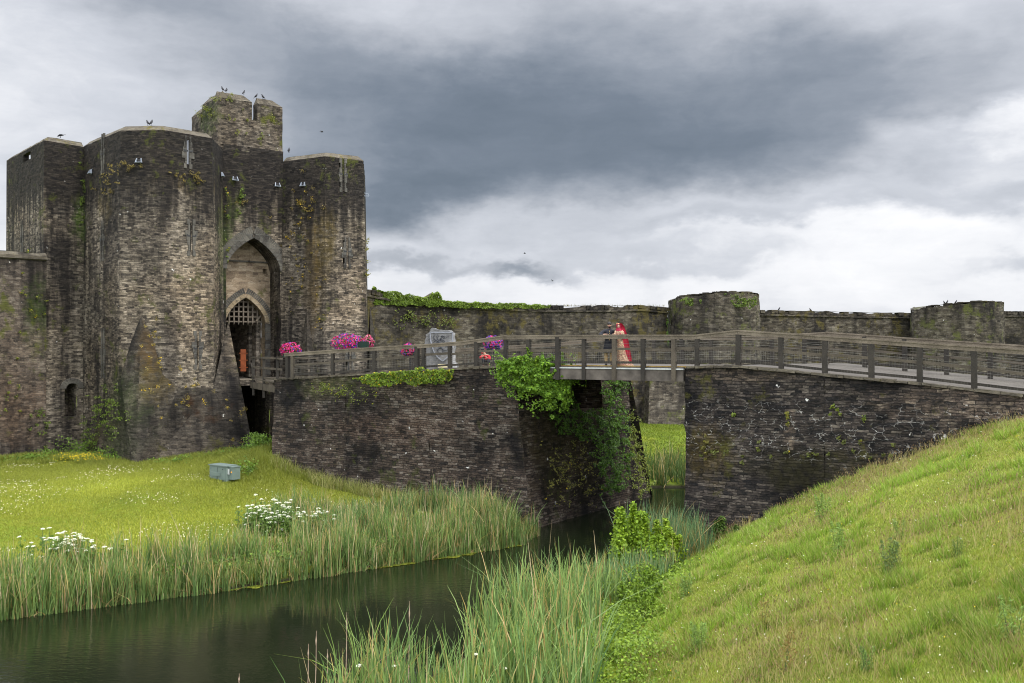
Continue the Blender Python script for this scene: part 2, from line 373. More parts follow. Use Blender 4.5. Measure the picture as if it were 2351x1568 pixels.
    if moss:
        mn = g.m('MULTIPLY', g.noise(P, 1.1, 6, .7), g.m('ADD', .6, g.m('MULTIPLY', big, .8)))
        mf = g.mr(mn, .64 - moss * .2, .72 - moss * .15); mv = g.noise(P, 9.0, 3)
        col = g.mix(g.m('MULTIPLY', mf, .8), col, g.mix(mv, mossc, tuple(x * .4 for x in mossc)))
    if white:
        wv = g.noise(g.v('MULTIPLY', uvs, (3.0, 2.6, 1)), 1.0, 3, .5); wv2 = g.noise(P, .5, 2)
        wf = g.m('MULTIPLY', g.mr(wv, .74 - white * .06, .77 - white * .06), g.mr(wv2, .42, .55)); col = g.mix(wf, col, (.62, .61, .58))
    if crack:
        cv = g.n('ShaderNodeTexVoronoi', {'feature': 'DISTANCE_TO_EDGE', 'voronoi_dimensions': '2D'}, Vector=g.v('ADD', g.v('MULTIPLY', uvs, (1.7, 2.3, 1)), g.v('MULTIPLY', ds2, (.5, .5, 0))), Scale=1.0)
        cf = g.m('MULTIPLY', g.mr(cv.outputs[0], .035, .012), g.mr(g.noise(uvs, .9, 4, .6), .52, .60)); col = g.mix(g.m('MULTIPLY', cf, crack), col, (.55, .54, .50))
    hgt = g.m('ADD', g.m('MULTIPLY', mo, -.9), g.m('ADD', g.m('MULTIPLY', fine, .5), g.m('MULTIPLY', vt, .6)))
    finish(g, col, .92, hgt, bstr, .05, .15); return m
# ================================================================ bridge axis (near rail line), all in metres
S_NEAR = lambda x: 47 + .0166 * (x - 665)
NB = G2(665, S_NEAR(665)); UD = G2(2230, S_NEAR(2230)) - NB; UD /= np.linalg.norm(UD); ND = np.array([-UD[1], UD[0]])
if ND[1] < 0: ND = -ND
def t_near(x):       # distance along the near line seen at photo column x
    k = (x - CX) / F; return float((k * NB[1] - NB[0]) / (UD[0] - k * UD[1]))
def near(t, off=0.0): return NB + UD * t + ND * off
WID = 6.5; SKEW = 1.35
def far(t): return NB + UD * (t + SKEW) + ND * WID
def s_at(p): return F / p[1]
_dk = [(560, 875), (665, 867), (764, 861.6), (859, 855.5), (957, 850), (1033, 845.5), (1094, 842), (1161, 840), (1340, 840), (1547, 841), (1600, 840), (1694, 838.5), (1793, 847), (1893, 857.5), (2000, 867.5), (2111, 877.5), (2236, 892), (2350, 905), (2700, 946)]
_rl = [(560, 818), (655, 811.5), (665, 810.5), (764, 804.5), (859, 798), (957, 792.5), (1033, 787.4), (1094, 781.6), (1161, 771.3), (1340, 770), (1547, 768.6), (1600, 769.5), (1694.5, 758.5), (1889, 771.6), (2103, 786.7), (2350, 803), (2700, 827)]
DT = [t_near(x) for x, _ in _dk]; DZ = [EYE + (HY - y) / s_at(near(t)) for (x, y), t in zip(_dk, DT)]
RT = [t_near(x) for x, _ in _rl]; RZ = [EYE + (HY - y) / s_at(near(t)) for (x, y), t in zip(_rl, RT)]
zdeck = lambda t: float(np.interp(t, DT, DZ)); zrail = lambda t: float(np.interp(t, RT, RZ))

# ================================================================ materials
cst = [(.04, .037, .035), (.105, .092, .080), (.185, .162, .138), (.27, .238, .20), (.41, .365, .31), (.50, .45, .39)]
OCH = (.13, .095, .02); GRN = (.05, .09, .012); RUST = (.055, .024, .009)
ZT = 19.6
def wp(x, y, s): return tuple(W(x, y, s))
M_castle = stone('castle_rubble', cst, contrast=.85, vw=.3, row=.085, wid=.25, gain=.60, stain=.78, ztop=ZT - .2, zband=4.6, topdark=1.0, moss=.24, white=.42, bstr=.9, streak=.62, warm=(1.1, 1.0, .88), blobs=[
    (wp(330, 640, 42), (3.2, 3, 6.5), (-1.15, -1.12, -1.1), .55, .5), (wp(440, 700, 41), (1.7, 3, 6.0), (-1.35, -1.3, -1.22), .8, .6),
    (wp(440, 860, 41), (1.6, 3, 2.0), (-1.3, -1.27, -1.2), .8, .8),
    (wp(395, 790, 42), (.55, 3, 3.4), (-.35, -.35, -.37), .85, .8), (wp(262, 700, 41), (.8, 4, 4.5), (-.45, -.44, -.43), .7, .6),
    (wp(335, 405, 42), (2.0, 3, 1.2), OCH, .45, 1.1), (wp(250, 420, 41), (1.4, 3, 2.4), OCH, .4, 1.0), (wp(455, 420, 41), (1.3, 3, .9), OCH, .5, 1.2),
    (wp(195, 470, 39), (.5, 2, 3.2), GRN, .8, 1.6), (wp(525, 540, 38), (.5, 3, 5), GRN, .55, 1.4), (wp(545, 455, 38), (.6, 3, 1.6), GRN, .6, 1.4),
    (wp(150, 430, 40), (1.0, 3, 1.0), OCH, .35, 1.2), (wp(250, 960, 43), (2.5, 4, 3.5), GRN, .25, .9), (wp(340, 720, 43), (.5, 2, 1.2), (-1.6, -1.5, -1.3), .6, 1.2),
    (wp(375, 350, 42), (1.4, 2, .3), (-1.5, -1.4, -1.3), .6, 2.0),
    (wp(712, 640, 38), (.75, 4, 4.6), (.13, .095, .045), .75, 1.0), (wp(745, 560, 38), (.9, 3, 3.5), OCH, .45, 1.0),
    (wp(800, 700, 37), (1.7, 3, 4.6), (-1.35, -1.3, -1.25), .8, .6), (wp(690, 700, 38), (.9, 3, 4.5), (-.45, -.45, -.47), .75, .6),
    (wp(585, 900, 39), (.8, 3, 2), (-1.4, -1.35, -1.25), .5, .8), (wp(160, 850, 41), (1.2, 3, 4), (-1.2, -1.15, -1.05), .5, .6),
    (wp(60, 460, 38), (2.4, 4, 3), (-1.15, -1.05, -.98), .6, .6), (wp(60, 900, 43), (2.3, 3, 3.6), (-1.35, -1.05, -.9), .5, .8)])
M_spur = stone('spur_rubble', cst, contrast=.65, row=.105, wid=.34, stain=.6, moss=.36, mossc=(.085, .08, .025), white=.22, bstr=.9, streak=.45, warm=(1.1, .98, .86), gain=.27, blobs=[
    (wp(475, 945, 43), (2.1, 3, 1.35), RUST, .95, 1.2), (wp(330, 800, 43), (.8, 3, 2.2), (.10, .065, .028), .7, 1.2), (wp(355, 870, 43), (1.0, 2, 1.6), OCH, .4, 1.5),
    (wp(250, 960, 43), (2.6, 4, 3.6), GRN, .3, 1.2), (wp(540, 800, 40), (.7, 3, 1.6), (-2.0, -1.9, -1.7), .7, 1.0), (wp(370, 1010, 44), (3.4, 3, 1.2), (-.5, -.5, -.55), .6, .7)])
M_turret = stone('turret_rubble', cst, row=.11, wid=.28, gain=.38, stain=.55, moss=.42, mossc=(.12, .13, .02), white=.5, bstr=.9, streak=.4, warm=(1.1, 1, .88), blobs=[
    (wp(530, 280, 36), (2.2, 4, 2.2), (-1.2, -1.12, -1.0), .6, .8), (wp(475, 270, 36), (1.3, 4, 1.3), GRN, .5, 1.6), (wp(610, 260, 35), (1.3, 4, 1.5), (-.5, -.5, -.5), .6, .8)])
M_recess = stone('recess_rubble', [(.13, .10, .08), (.22, .17, .13), (.33, .26, .19), (.42, .34, .26), (.48, .42, .34)], row=.17, wid=.5, stain=.05, moss=.05, bstr=.6, mortar=(.20, .165, .12), gain=.72)
M_pass = stone('passage_rubble', cst, row=.16, wid=.5, stain=.2, gain=.8, bstr=.6)
M_dress = stone('dressed_stone', gain=.58, cols=[(.06, .058, .055), (.10, .095, .09), (.145, .138, .128), (.20, .19, .17)], row=.34, wid=.5, stain=.22, mortar=(.10, .10, .09), bstr=.35)
M_dressw = stone('dressed_stone_warm', gain=.7, cols= [(.17, .14, .10), (.27, .22, .15), (.36, .29, .20), (.40, .34, .26)], row=.34, wid=.5, stain=.12, mortar=(.10, .09, .07), bstr=.35)
M_cope = stone('coping_rubble', gain=.72, cols=[(.06, .054, .045), (.12, .105, .083), (.15, .135, .108), (.20, .18, .145)], row=.12, wid=.4, stain=.18, moss=.22, mossc=(.13, .11, .03), white=.3, bstr=.8)
prs = [(.018, .017, .017), (.04, .034, .032), (.070, .053, .044), (.10, .078, .064), (.14, .120, .105), (.20, .180, .160)]
M_pier = stone('pier_rubble', prs, row=.09, wid=.30, mortar=(.018, .017, .016), stain=.52, stainc=(.02, .021, .024), moss=.30, mossc=(.06, .07, .018), white=.62, bstr=1.0, streak=.2, gain=.84, contrast=.8, vw=.3, joint=.9, jw=.11, seed=3.0, blobs=[
    (wp(900, 985, 51), (4.5, 4, .9), (-1.0, -.86, -.82), .6, .6), (wp(760, 890, 49), (2.5, 3, .8), (.07, .09, .02), .45, 1.2), (wp(820, 930, 50), (5, 4, .7), (-.5, -.52, -.58), .55, .5),
    (wp(1330, 1010, 53), (3.0, 6, 3.2), (.085, .07, .02), .45, 1.0), (wp(1290, 1150, 53), (1.5, 5, .8), (-.6, -.55, -.5), .5, 1.0)])
M_abut = stone('abutment_rubble', [(.014, .014, .016), (.027, .026, .027), (.046, .039, .037), (.072, .061, .056), (.11, .097, .088), (.175, .155, .135)], row=.09, wid=.29, mortar=(.02, .019, .018), stain=.6, stainc=(.018, .018, .022), moss=.26, mossc=(.09, .085, .02), white=.26, crack=.0, bstr=1.0, streak=.25, gain=.76, contrast=.85, vw=.3, joint=.9, jw=.11, seed=8.0, blobs=[
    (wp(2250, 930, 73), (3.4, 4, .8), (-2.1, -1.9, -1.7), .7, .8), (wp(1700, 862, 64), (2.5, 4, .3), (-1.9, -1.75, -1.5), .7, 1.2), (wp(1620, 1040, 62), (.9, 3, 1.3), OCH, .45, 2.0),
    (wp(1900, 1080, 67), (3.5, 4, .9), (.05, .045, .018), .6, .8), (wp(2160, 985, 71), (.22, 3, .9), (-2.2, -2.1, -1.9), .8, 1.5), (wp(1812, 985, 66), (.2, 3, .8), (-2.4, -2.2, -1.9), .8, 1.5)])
# efflorescence: thin lime runs that follow the joints of the abutment wall
def add_lime(m, zc, zr):
    g = NT(m.node_tree); b = [n for n in m.node_tree.nodes if n.type == 'BSDF_PRINCIPLED'][0]; src = b.inputs['Base Color'].links[0].from_socket
    uv = g.n('ShaderNodeUVMap').outputs[0]; P = g.n('ShaderNodeNewGeometry').outputs['Position']
    ds = g.noise(uv, 7.0, 3, .5, 0, True); q = g.v('ADD', g.v('MULTIPLY', uv, (2.8, 4.2, 1)), g.v('MULTIPLY', g.v('SUBTRACT', ds, (.5, .5, 0)), (.9, .9, 0)))
    v = g.n('ShaderNodeTexVoronoi', {'feature': 'DISTANCE_TO_EDGE', 'voronoi_dimensions': '2D'}, Vector=q, Scale=1.0)
    f = g.m('MULTIPLY', g.mr(v.outputs[0], .045, .012), g.mr(g.noise(uv, 2.3, 6, .75), .49, .60))
    z = g.m('ABSOLUTE', g.m('DIVIDE', g.m('SUBTRACT', g.sep(P)[2], zc), zr)); f = g.m('MULTIPLY', f, g.mr(z, 1.1, .6))
    g.t.links.new(g.mix(g.m('MULTIPLY', f, .75), src, (.46, .45, .42)), b.inputs['Base Color'])
add_lime(M_abut, 4.55, 1.15)
frs = [(.045, .04, .035), (.09, .078, .064), (.145, .125, .10), (.205, .18, .145), (.30, .27, .22), (.38, .35, .30)]
M_far = stone('curtain_rubble', frs, row=.14, wid=.42, stain=.55, moss=.50, mossc=(.115, .095, .03), white=.16, bstr=.9, streak=.35, gain=.38, seed=5.0)
M_fart = stone('round_tower_rubble', frs, row=.14, wid=.42, stain=.5, moss=.50, mossc=(.10, .11, .03), white=.26, bstr=.9, streak=.45, gain=.40, seed=6.0)
def woodmat(name, c0, c1, sc=1.0):
    m, g = newmat(name); tcn = g.n('ShaderNodeTexCoord').outputs['Object']; P = g.n('ShaderNodeNewGeometry').outputs['Position']
    a = g.noise(g.v('MULTIPLY', P, (1.2 * sc, 1.2 * sc, 1.2 * sc)), 1.0, 5, .6); b = g.noise(g.v('MULTIPLY', P, (9, 9, 22)), 2.0, 5, .7)
    f = g.m('ADD', g.m('MULTIPLY', a, .5), g.m('MULTIPLY', b, .5)); finish(g, g.ramp(f, [(.32, c0), (.5, tuple((x + y) / 2 for x, y in zip(c0, c1))), (.64, c1)]), .85, b, .5, .01, .2); return m
M_wood = woodmat('weathered_wood', (.030, .026, .021), (.115, .096, .072)); M_woodd = woodmat('dark_post_wood', (.015, .014, .013), (.052, .045, .037)); M_woodt = woodmat('handrail_wood', (.045, .036, .026), (.215, .18, .137))
M_wire = plain('fence_wire', (.17, .16, .14), .5, .2, 5, .4, .3); M_conc = plain('beam_concrete', (.085, .073, .062), .85, .55, 2.2)
M_white = plain('pale_flange', (.40, .42, .41), .6, .2, 3); M_yellow = plain('deck_strip', (.36, .24, .06), .7, .3, 3)
M_deck = plain('deck_boards', (.08, .07, .06), .85, .3, 2.0); M_metal = plain('pale_metal', (.26, .29, .34), .5, .2, 3, .4, .3); M_dark = plain('iron_and_hole_shade', (.02, .02, .022), .6, .3, 4)  # M_dark: black iron, also painted shade for slits and drain holes
M_grate = woodmat('portcullis_wood', (.09, .075, .06), (.18, .15, .115)); M_door = plain('orange_door', (.20, .05, .014), .6, .3, 3)
M_lead = plain('roof_dark', (.07, .07, .07), .8, .3, 1)

# ================================================================ ground
WPOLY = np.array([(-90, -22), (-40, 9), (-14.1, 26.4), (-7.9, 30.1), (.25, 36.4), (.4, 40.4), (6.4, 48.8), (7.2, 51.2), (14, 51.5), (30, 50.5), (90, 46),
                  (90, 37), (30, 40), (14, 42), (10.8, 41.2), (6.9, 36.2), (5.2, 34.2), (.8, 26.2), (-2.7, 20.4), (-4.2, 14), (-12, 4), (-30, -11), (-90, -46)], float)
def sdist(X, Y):     # distance to the water's edge, negative inside
    d = np.full(X.shape, 1e9); n = len(WPOLY)
    for i in range(n):
        a = WPOLY[i]; b = WPOLY[(i + 1) % n]; ab = b - a
        t = np.clip(((X - a[0]) * ab[0] + (Y - a[1]) * ab[1]) / (ab @ ab), 0, 1)
        d = np.minimum(d, np.hypot(X - a[0] - t * ab[0], Y - a[1] - t * ab[1]))
    ins = inpoly(X.ravel(), Y.ravel(), [tuple(p) for p in WPOLY]).reshape(X.shape); return np.where(ins, -d, d)
XB = lambda Y: np.interp(Y, [-30, 0, 6, 12, 18.5, 24.4, 30, 36, 45, 60], [-30, -9, -3.0, .6, 2.0, 2.8, 4.7, 7.0, 12, 25])
YC = lambda X: np.interp(X, [-90, -30, -12, -4, 3, 6, 9, 90], [-33, 2, 16, 25, 32.5, 40, 46, 41.5])
YL = lambda X: NB[1] + (X - NB[0]) * UD[1] / UD[0]
def ground(X, Y):
    X = np.asarray(X, float); Y = np.asarray(Y, float); d = sdist(X, Y)
    rough = (vnoise(X, Y, 2.3, 1) - .5) * .16 + (vnoise(X, Y, .8, 2) - .5) * .06
    bed = np.maximum(-1.0, d * .8) - .05
    zl = .12 + 1.25 * np.clip(d / 15, 0, 1) ** .8 + rough * np.clip(d / 3, 0, .5)
    m = np.exp(-(((X + 12.2) / 2.6) ** 2 + ((Y - 48.8) / 3.0) ** 2)); zl = zl + .95 * m
    m = np.exp(-(((X + 14.0) / 3.4) ** 2 + ((Y - 53.6) / 2.6) ** 2)); zl = zl + .45 * m
    e = X - XB(Y)
    zr0 = .08 + .10 * np.clip(d, 0, 4)
    zr = np.where(e > 0, np.interp(e, [0, 1, 4.9, 8.2, 11, 14, 20, 60], [0, .35, 2.15, 3.6, 4.75, 5.3, 5.7, 6.2]), 0) + np.maximum(zr0, .1) + rough * np.where(e > 0, .8, .4)
    back = Y > YL(X) + 3.4; zr = np.where(back, .15 + .08 * np.clip(d, 0, 9), zr)
    right = Y < YC(X); z = np.where(right, zr, zl); z = np.where(d < 0, bed, z)
    return z
M_grass, g = newmat('turf'); P = g.n('ShaderNodeNewGeometry').outputs['Position']
n1 = g.noise(P, .5, 6, .65); n2 = g.noise(P, 7.0, 4, .7)
c = g.ramp(n1, [(.33, (.075, .11, .012)), (.5, (.12, .165, .014)), (.66, (.17, .18, .02))]); c = g.mix(g.mr(n2, .5, .75, 0, .6), c, (.05, .07, .01))
zz = g.sep(P)[2]; c = g.mix(g.mr(zz, .22, .06), c, (.022, .02, .012)); finish(g, c, .95, n2, .8, .06, .1)
xs = np.unique(np.concatenate([np.linspace(-600, -60, 14), np.linspace(-60, -30, 20), np.arange(-30, 26, .4), np.linspace(26, 60, 20), np.linspace(60, 600, 14)]))
ys = np.unique(np.concatenate([np.linspace(-60, 2, 16), np.arange(2, 60, .4), np.linspace(60, 110, 40), np.linspace(110, 1200, 14)]))
GX, GY = np.meshgrid(xs, ys); GZ = ground(GX, GY)
nV = GX.size; idx = np.arange(nV).reshape(GX.shape); Fg = np.stack([idx[:-1, :-1], idx[:-1, 1:], idx[1:, 1:], idx[1:, :-1]], -1).reshape(-1, 4)
gr = soup('ground', np.stack([GX, GY, GZ], -1).reshape(-1, 3), Fg, np.full((nV, 3), .1), M_grass); gr.data.polygons.foreach_set('use_smooth', [True] * len(gr.data.polygons)); tag(gr, kind='structure')

M_water, g = newmat('moat_water'); P = g.n('ShaderNodeNewGeometry').outputs['Position']
r1 = g.noise(g.v('MULTIPLY', P, (1.3, 3.2, 1)), 2.6, 3, .6); r2 = g.noise(g.v('MULTIPLY', P, (1, 2.2, 1)), .7, 3, .5)
calm = g.mr(g.noise(P, .12, 2), .42, .60)
mixn = g.m('ADD', g.m('MULTIPLY', r1, g.m('ADD', .12, g.m('MULTIPLY', calm, .75))), g.m('MULTIPLY', r2, .35))
p = finish(g, g.ramp(g.noise(P, .25, 3), [(.3, (.005, .008, .0035)), (.7, (.009, .013, .005))]), .045, mixn, .42, .024, .5); p.inputs['IOR'].default_value = 1.33
wm = MB(); wm.face([(-300, -100, 0), (200, -100, 0), (200, 54, 0), (-300, 54, 0)], [(0, 0), (1, 0), (1, 1), (0, 1)]); wo = wm.build('water', M_water); tag(wo, kind='structure')

# ================================================================ castle
V2 = lambda p, z: (p[0], p[1], z)
gate = empty('gatehouse', (-18.5, 56, 1.4), 'dark stone castle gatehouse with two big angular towers either side of a pointed arch', 'gatehouse')
PA, PB, PC, PD, PE = G2(193, 39.2), G2(277, 42.2), G2(373, 42.35), G2(487, 40.7), G2(511, 38.5)
PF, PG, PH, PI = G2(650, 37.05), G2(746, 38.1), G2(834, 37.2), G2(838, 33.5)
PL1, PL0, PLb = G2(101, 40.5), G2(15, 36.5), G2(40, 31)
ZB = .2
def outline_tower(name, plan, ztop, mat, holes={}, zb=ZB, batter=None, coping=True, thick=.65, closed=False, topj=.0, u0=0.0, copem=None, chamf=.30, chi=.32):
    """walls along plan points with a sloping coping, an inner face behind the parapet and a floor inside"""
    mb = MB(); cp = MB(); n = len(plan); u = u0; ctr = np.mean(plan, 0)
    inn = []
    for i in range(n):           # inset points
        a = plan[i - 1] if (i > 0 or closed) else None; b = plan[i]; c_ = plan[(i + 1) % n] if (i < n - 1 or closed) else None
        ns = []
        for p, q in ((a, b), (b, c_)):
            if p is not None and q is not None: dd = (q - p) / np.linalg.norm(q - p); ns.append(np.array([-dd[1], dd[0]]))
        m_ = np.mean(ns, 0); m_ /= np.linalg.norm(m_); inn.append((b, m_ / max(.5, float(np.dot(m_, ns[0])))))
    for i in range(n if closed else n - 1):
        a, b = plan[i], plan[(i + 1) % n]; ma, mb_ = inn[i][1], inn[(i + 1) % n][1]
        zc = ztop - chamf
        boff = batter or 0
        mb.patch(V2(a - ma * boff, zb), V2(b - mb_ * boff, zb), V2(b, zc), V2(a, zc), u0=u, holes=holes.get(i, ()), v0=0, noedge=True)
        if coping:
            cp.patch(V2(a, zc), V2(b, zc), V2(b + mb_ * chi, ztop), V2(a + ma * chi, ztop), du=.4, dv=.2, amp=.02, u0=u)
            cp.patch(V2(a + ma * chi, ztop), V2(b + mb_ * chi, ztop), V2(b + mb_ * thick, ztop - .1), V2(a + ma * thick, ztop - .1), du=.5, dv=.3, amp=.02, u0=u)
            L = np.linalg.norm(b - a)
            hs = [(L - h[1] - .75, L - h[0] + .55, max(h[2] - .1, ztop - 2.3), min(h[3] + .5, ztop - .25), .02, True) for h in holes.get(i, ()) if h[5]]
            cp.patch(V2(b + mb_ * thick, ztop - 2.4), V2(a + ma * thick, ztop - 2.4), V2(a + ma * thick, ztop - .1), V2(b + mb_ * thick, ztop - .1), du=.6, dv=.6, amp=0, holes=hs)
        u += np.linalg.norm(b - a)
    cp.face([V2(p + m_ * thick * .5, ztop - 2.4) for p, m_ in inn][::1])
    t = mb.build(name, mat, gate); c_ = cp.build('coping', copem or M_cope, t); return t
# arrow loops -------------------------------------------------
def loop_holes(A, B, specs):
    H = []; info = []
    for (x, y0, y1, cross, thr) in specs:
        u, zt_ = face_uz(x, y0, A, B); _, zb_ = face_uz(x, y1, A, B); wv_ = .09 if thr else .07; H.append((u - wv_, u + wv_, zb_, zt_, .10 if thr else .9, thr)); info.append((u, zb_, zt_, cross, thr))
    return H, info
SURR = []
def surrounds(A, B, info, parent, bat=0.0):
    A3 = np.array([A[0], A[1], 0]); dd = np.append((B - A) / np.linalg.norm(B - A), 0); n = np.array([dd[1], -dd[0], 0])
    for (u, z0, z1, cross, thr) in info:
        mb = MB(); z = z0 - .25; k = 0; zm = lerp(z0, z1, .52); bo = lambda zz_: n * (bat * max(0, (ZT - zz_)) / (ZT - ZB) + .012)
        while z < z1 + .2:
            h = random.uniform(.26, .36); wv = (.17, .10)[k % 2] + (.12 if abs(z + h / 2 - zm) < .25 else 0)
            for sgn in (-1, 1):
                c_ = A3 + dd * (u + sgn * (.075 + wv / 2)) + n * -.02 + bo(z); c_[2] = z + h / 2
                mb.box(c_, (wv, .10, h - .012), np.column_stack([dd, -n, (0, 0, 1)]))
            z += h; k += 1
        o = mb.build('arrow_loop', M_dress, parent)
        sl_ = MB()  # black plates stand in for the shade inside the slits
        if not thr:
            c_ = A3 + dd * u + n * .0; c_[2] = (z0 + z1) / 2; sl_.box(c_ - n * .45, (.14, .04, z1 - z0), np.column_stack([dd, -n, (0, 0, 1)]))
        if cross:
            for sgn in (-1, 1):
                c_ = A3 + dd * (u + sgn * .14) + n * .034 + bo(zm); c_[2] = zm + .03; sl_.box(c_, (.20, .012, .085), np.column_stack([dd, -n, (0, 0, 1)]))
                c_ = A3 + dd * (u + sgn * .235) + n * .034 + bo(zm); c_[2] = zm + .075; sl_.box(c_, (.07, .014, .09), np.column_stack([dd, -n, (0, 0, 1)]))
            c_ = A3 + dd * u + n * .0; c_[2] = z0 - .02; 
        sl_.build('slit_shade', M_dark, o) if sl_.v else None
hAB, iAB = loop_holes(PA, PB, [(237, 322, 392, 1, False), (237, 517, 590, 1, False), (240, 772, 858, 0, False)])
hCD, iCD = loop_holes(PC, PD, [(431, 322, 377, 1, True), (438, 512, 578, 1, False), (452, 768, 838, 1, False)])
hGH, iGH = loop_holes(PG, PH, [(787, 374, 432, 1, False), (795, 552, 608, 1, False), (800, 795, 842, 1, False)])
hL, iL = loop_holes(PL0, PL1, [(52, 518, 572, 0, False)])
# square drain openings with pale metal hoods
HOODS = []
def drain(A, B, x, y): u, z = face_uz(x, y, A, B); HOODS.append((A, B, u, z)); return (u - .14, u + .14, z - .13, z + .17, .7, False)
dBC = [drain(PB, PC, 321, 370)]; hAB.append(drain(PA, PB, 212, 395)); 
hDE = []
LN = face_uz(54, 373, PL0, PL1); LN2 = face_uz(71, 364, PL0, PL1)
hL.append((LN[0], LN2[0], LN[1], ZT - .55, .3, True))
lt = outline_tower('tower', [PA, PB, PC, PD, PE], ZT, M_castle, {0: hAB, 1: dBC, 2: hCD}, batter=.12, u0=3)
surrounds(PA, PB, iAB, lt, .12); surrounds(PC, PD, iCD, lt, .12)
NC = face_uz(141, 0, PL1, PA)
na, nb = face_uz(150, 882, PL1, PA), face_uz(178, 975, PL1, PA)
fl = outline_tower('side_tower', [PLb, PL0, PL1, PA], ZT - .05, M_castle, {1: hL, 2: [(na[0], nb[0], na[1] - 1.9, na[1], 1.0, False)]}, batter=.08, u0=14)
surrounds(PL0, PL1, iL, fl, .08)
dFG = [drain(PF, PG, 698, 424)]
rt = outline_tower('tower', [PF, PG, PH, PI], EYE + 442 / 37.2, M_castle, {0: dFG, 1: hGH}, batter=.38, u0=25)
surrounds(PG, PH, iGH, rt, .38)
# niche below: sloping chute in the left wall
mb = MB(); A3 = np.append(PL1, 0); dd = np.append((PA - PL1) / np.linalg.norm(PA - PL1), 0); nn = np.array([dd[1], -dd[0], 0]); uc = (na[0] + nb[0]) / 2; rr = (nb[0] - na[0]) / 2
for k in range(9):
    a0 = math.pi * (k + .04) / 9; a1 = math.pi * (k + .96) / 9; P_ = lambda a, r: A3 + dd * (uc + r * math.cos(a)) + nn * .11 + np.array([0, 0, na[1] - .25 + r * .85 * math.sin(a)])
    mb.prism([P_(a0, rr), P_(a1, rr), P_(a1, rr + .34), P_(a0, rr + .34)], -nn * .2)
mb.build('niche_arch', M_dress, fl)

# gate front with the tall pointed arch -----------------------
def arch_z(u, half, zs, rise):
    return zs + rise * max(0.0, 1 - min(1.0, abs(u) / half) ** 1.15) ** .56
def arch_wall(A, B, z0, z1, uc, half, zs, rise, depth, mat_mb, u0=0.0, ns=22, cellz=.45, rev=None):
    A3 = np.append(A, 0.0); L = np.linalg.norm(B - A); dd = np.append((B - A) / L, 0); n = np.array([dd[1], -dd[0], 0])
    P_ = lambda u, z, q=0.0: A3 + dd * u + np.array([0, 0, z]) - n * q
    ul, ur = max(uc - half, 0.0), min(uc + half, L)
    if ul > .05: mat_mb.patch(P_(0, z0), P_(ul, z0), P_(ul, z1), P_(0, z1), u0=u0, v0=z0, lu=ul, noedge=True)
    if ur < L - .05: mat_mb.patch(P_(ur, z0), P_(L, z0), P_(L, z1), P_(ur, z1), u0=u0 + ur, v0=z0, noedge=True)
    us = np.linspace(ul, ur, ns + 1)
    for a, b in zip(us[:-1], us[1:]):
        za, zb_ = arch_z(a - uc, half, zs, rise), arch_z(b - uc, half, zs, rise); k = max(2, int((z1 - za) / cellz))
        for j in range(k):
            q0, q1 = j / k, (j + 1) / k
            p = [(a, lerp(za, z1, q0)), (b, lerp(zb_, z1, q0)), (b, lerp(zb_, z1, q1)), (a, lerp(za, z1, q1))]
            mat_mb.face([P_(*x) for x in p], [(u0 + x[0], x[1]) for x in p])
        (rev or mat_mb).face([P_(a, za), P_(a, za, depth), P_(b, zb_, depth), P_(b, zb_)], [(a, 0), (a, depth), (b, depth), (b, 0)])
    for u, s_ in ((ul, 1), (ur, -1)):
        zt_ = arch_z(u - uc, half, zs, rise); pts = [P_(u, z0), P_(u, z0, depth), P_(u, zt_, depth), P_(u, zt_)]
        (rev or mat_mb).face(pts, [(0, z0), (depth, z0), (depth, zt_), (0, zt_)])
    return P_
def arch_ring(P_, uc, half, zs, rise, width, proud, nseg, mat, name, parent, gap=.06, back=.25, umin=-99):
    mb = MB(); tt = [1 - (1 - k / 60) ** 1.6 for k in range(61)]
    cv = [(half * (1 - t), arch_z(half * (1 - t), half, zs, rise)) for t in tt]
    ln = [0.0]
    for p, q in zip(cv[:-1], cv[1:]): ln.append(ln[-1] + math.hypot(q[0] - p[0], q[1] - p[1]))
    xs_ = np.array([c[0] for c in cv]); zs_ = np.array([c[1] for c in cv]); ln = np.array(ln)
    def at(l): return float(np.interp(l, ln, xs_)), float(np.interp(l, ln, zs_))
    for side in (-1, 1):
        for k in range(nseg):
            l0 = ln[-1] * (k + gap / 2) / nseg; l1 = ln[-1] * (k + 1 - gap / 2) / nseg; o = []
            if uc + side * at(l0)[0] < umin: continue
            for l in (l0, l1):
                p = at(l); e0 = at(max(0, l - .08)); e1 = at(min(ln[-1], l + .08)); tx_, tz_ = e1[0] - e0[0], e1[1] - e0[1]; q_ = math.hypot(tx_, tz_)
                o.append((p, (max(0.0, p[0] + width * tz_ / q_), p[1] - width * tx_ / q_)))
            pts = [o[0][0], o[1][0], o[1][1], o[0][1]]; pts = [P_(uc + side * x, z, -proud) for x, z in pts]
            mb.prism(pts if side > 0 else pts[::-1], P_(0, 0, back) - P_(0, 0, 0))
    return mb.build(name, mat, parent)
uL, _ = face_uz(520, 700, PE, PF); uR, zR = face_uz(642, 601, PE, PF); uAp, zAp = face_uz(580, 551, PE, PF)
uL = max(uL, .12); half = (uR - uL) / 2 + .02; uc = (uR + uL) / 2; zsp = EYE + (HY - 622) / 37.4; rise = zAp - zsp + .12
fm = MB(); rv = MB()
ZTHR = zdeck(DT[0]) - .1; ZTHR = 5.55
PF_ = arch_wall(PE, PF, ZTHR, ZT - .25, uc, half, zsp, rise, 1.6, fm, u0=11, rev=rv)
PF_lo = MB(); Lf = np.linalg.norm(PF - PE)
PF_lo.patch(V2(PE, ZB), V2(PF, ZB), V2(PF, ZTHR), V2(PE, ZTHR), u0=11, holes=[(.35, 2.9, .6, 5.2, 5.5, False)])
for q in PF_lo.f: pass
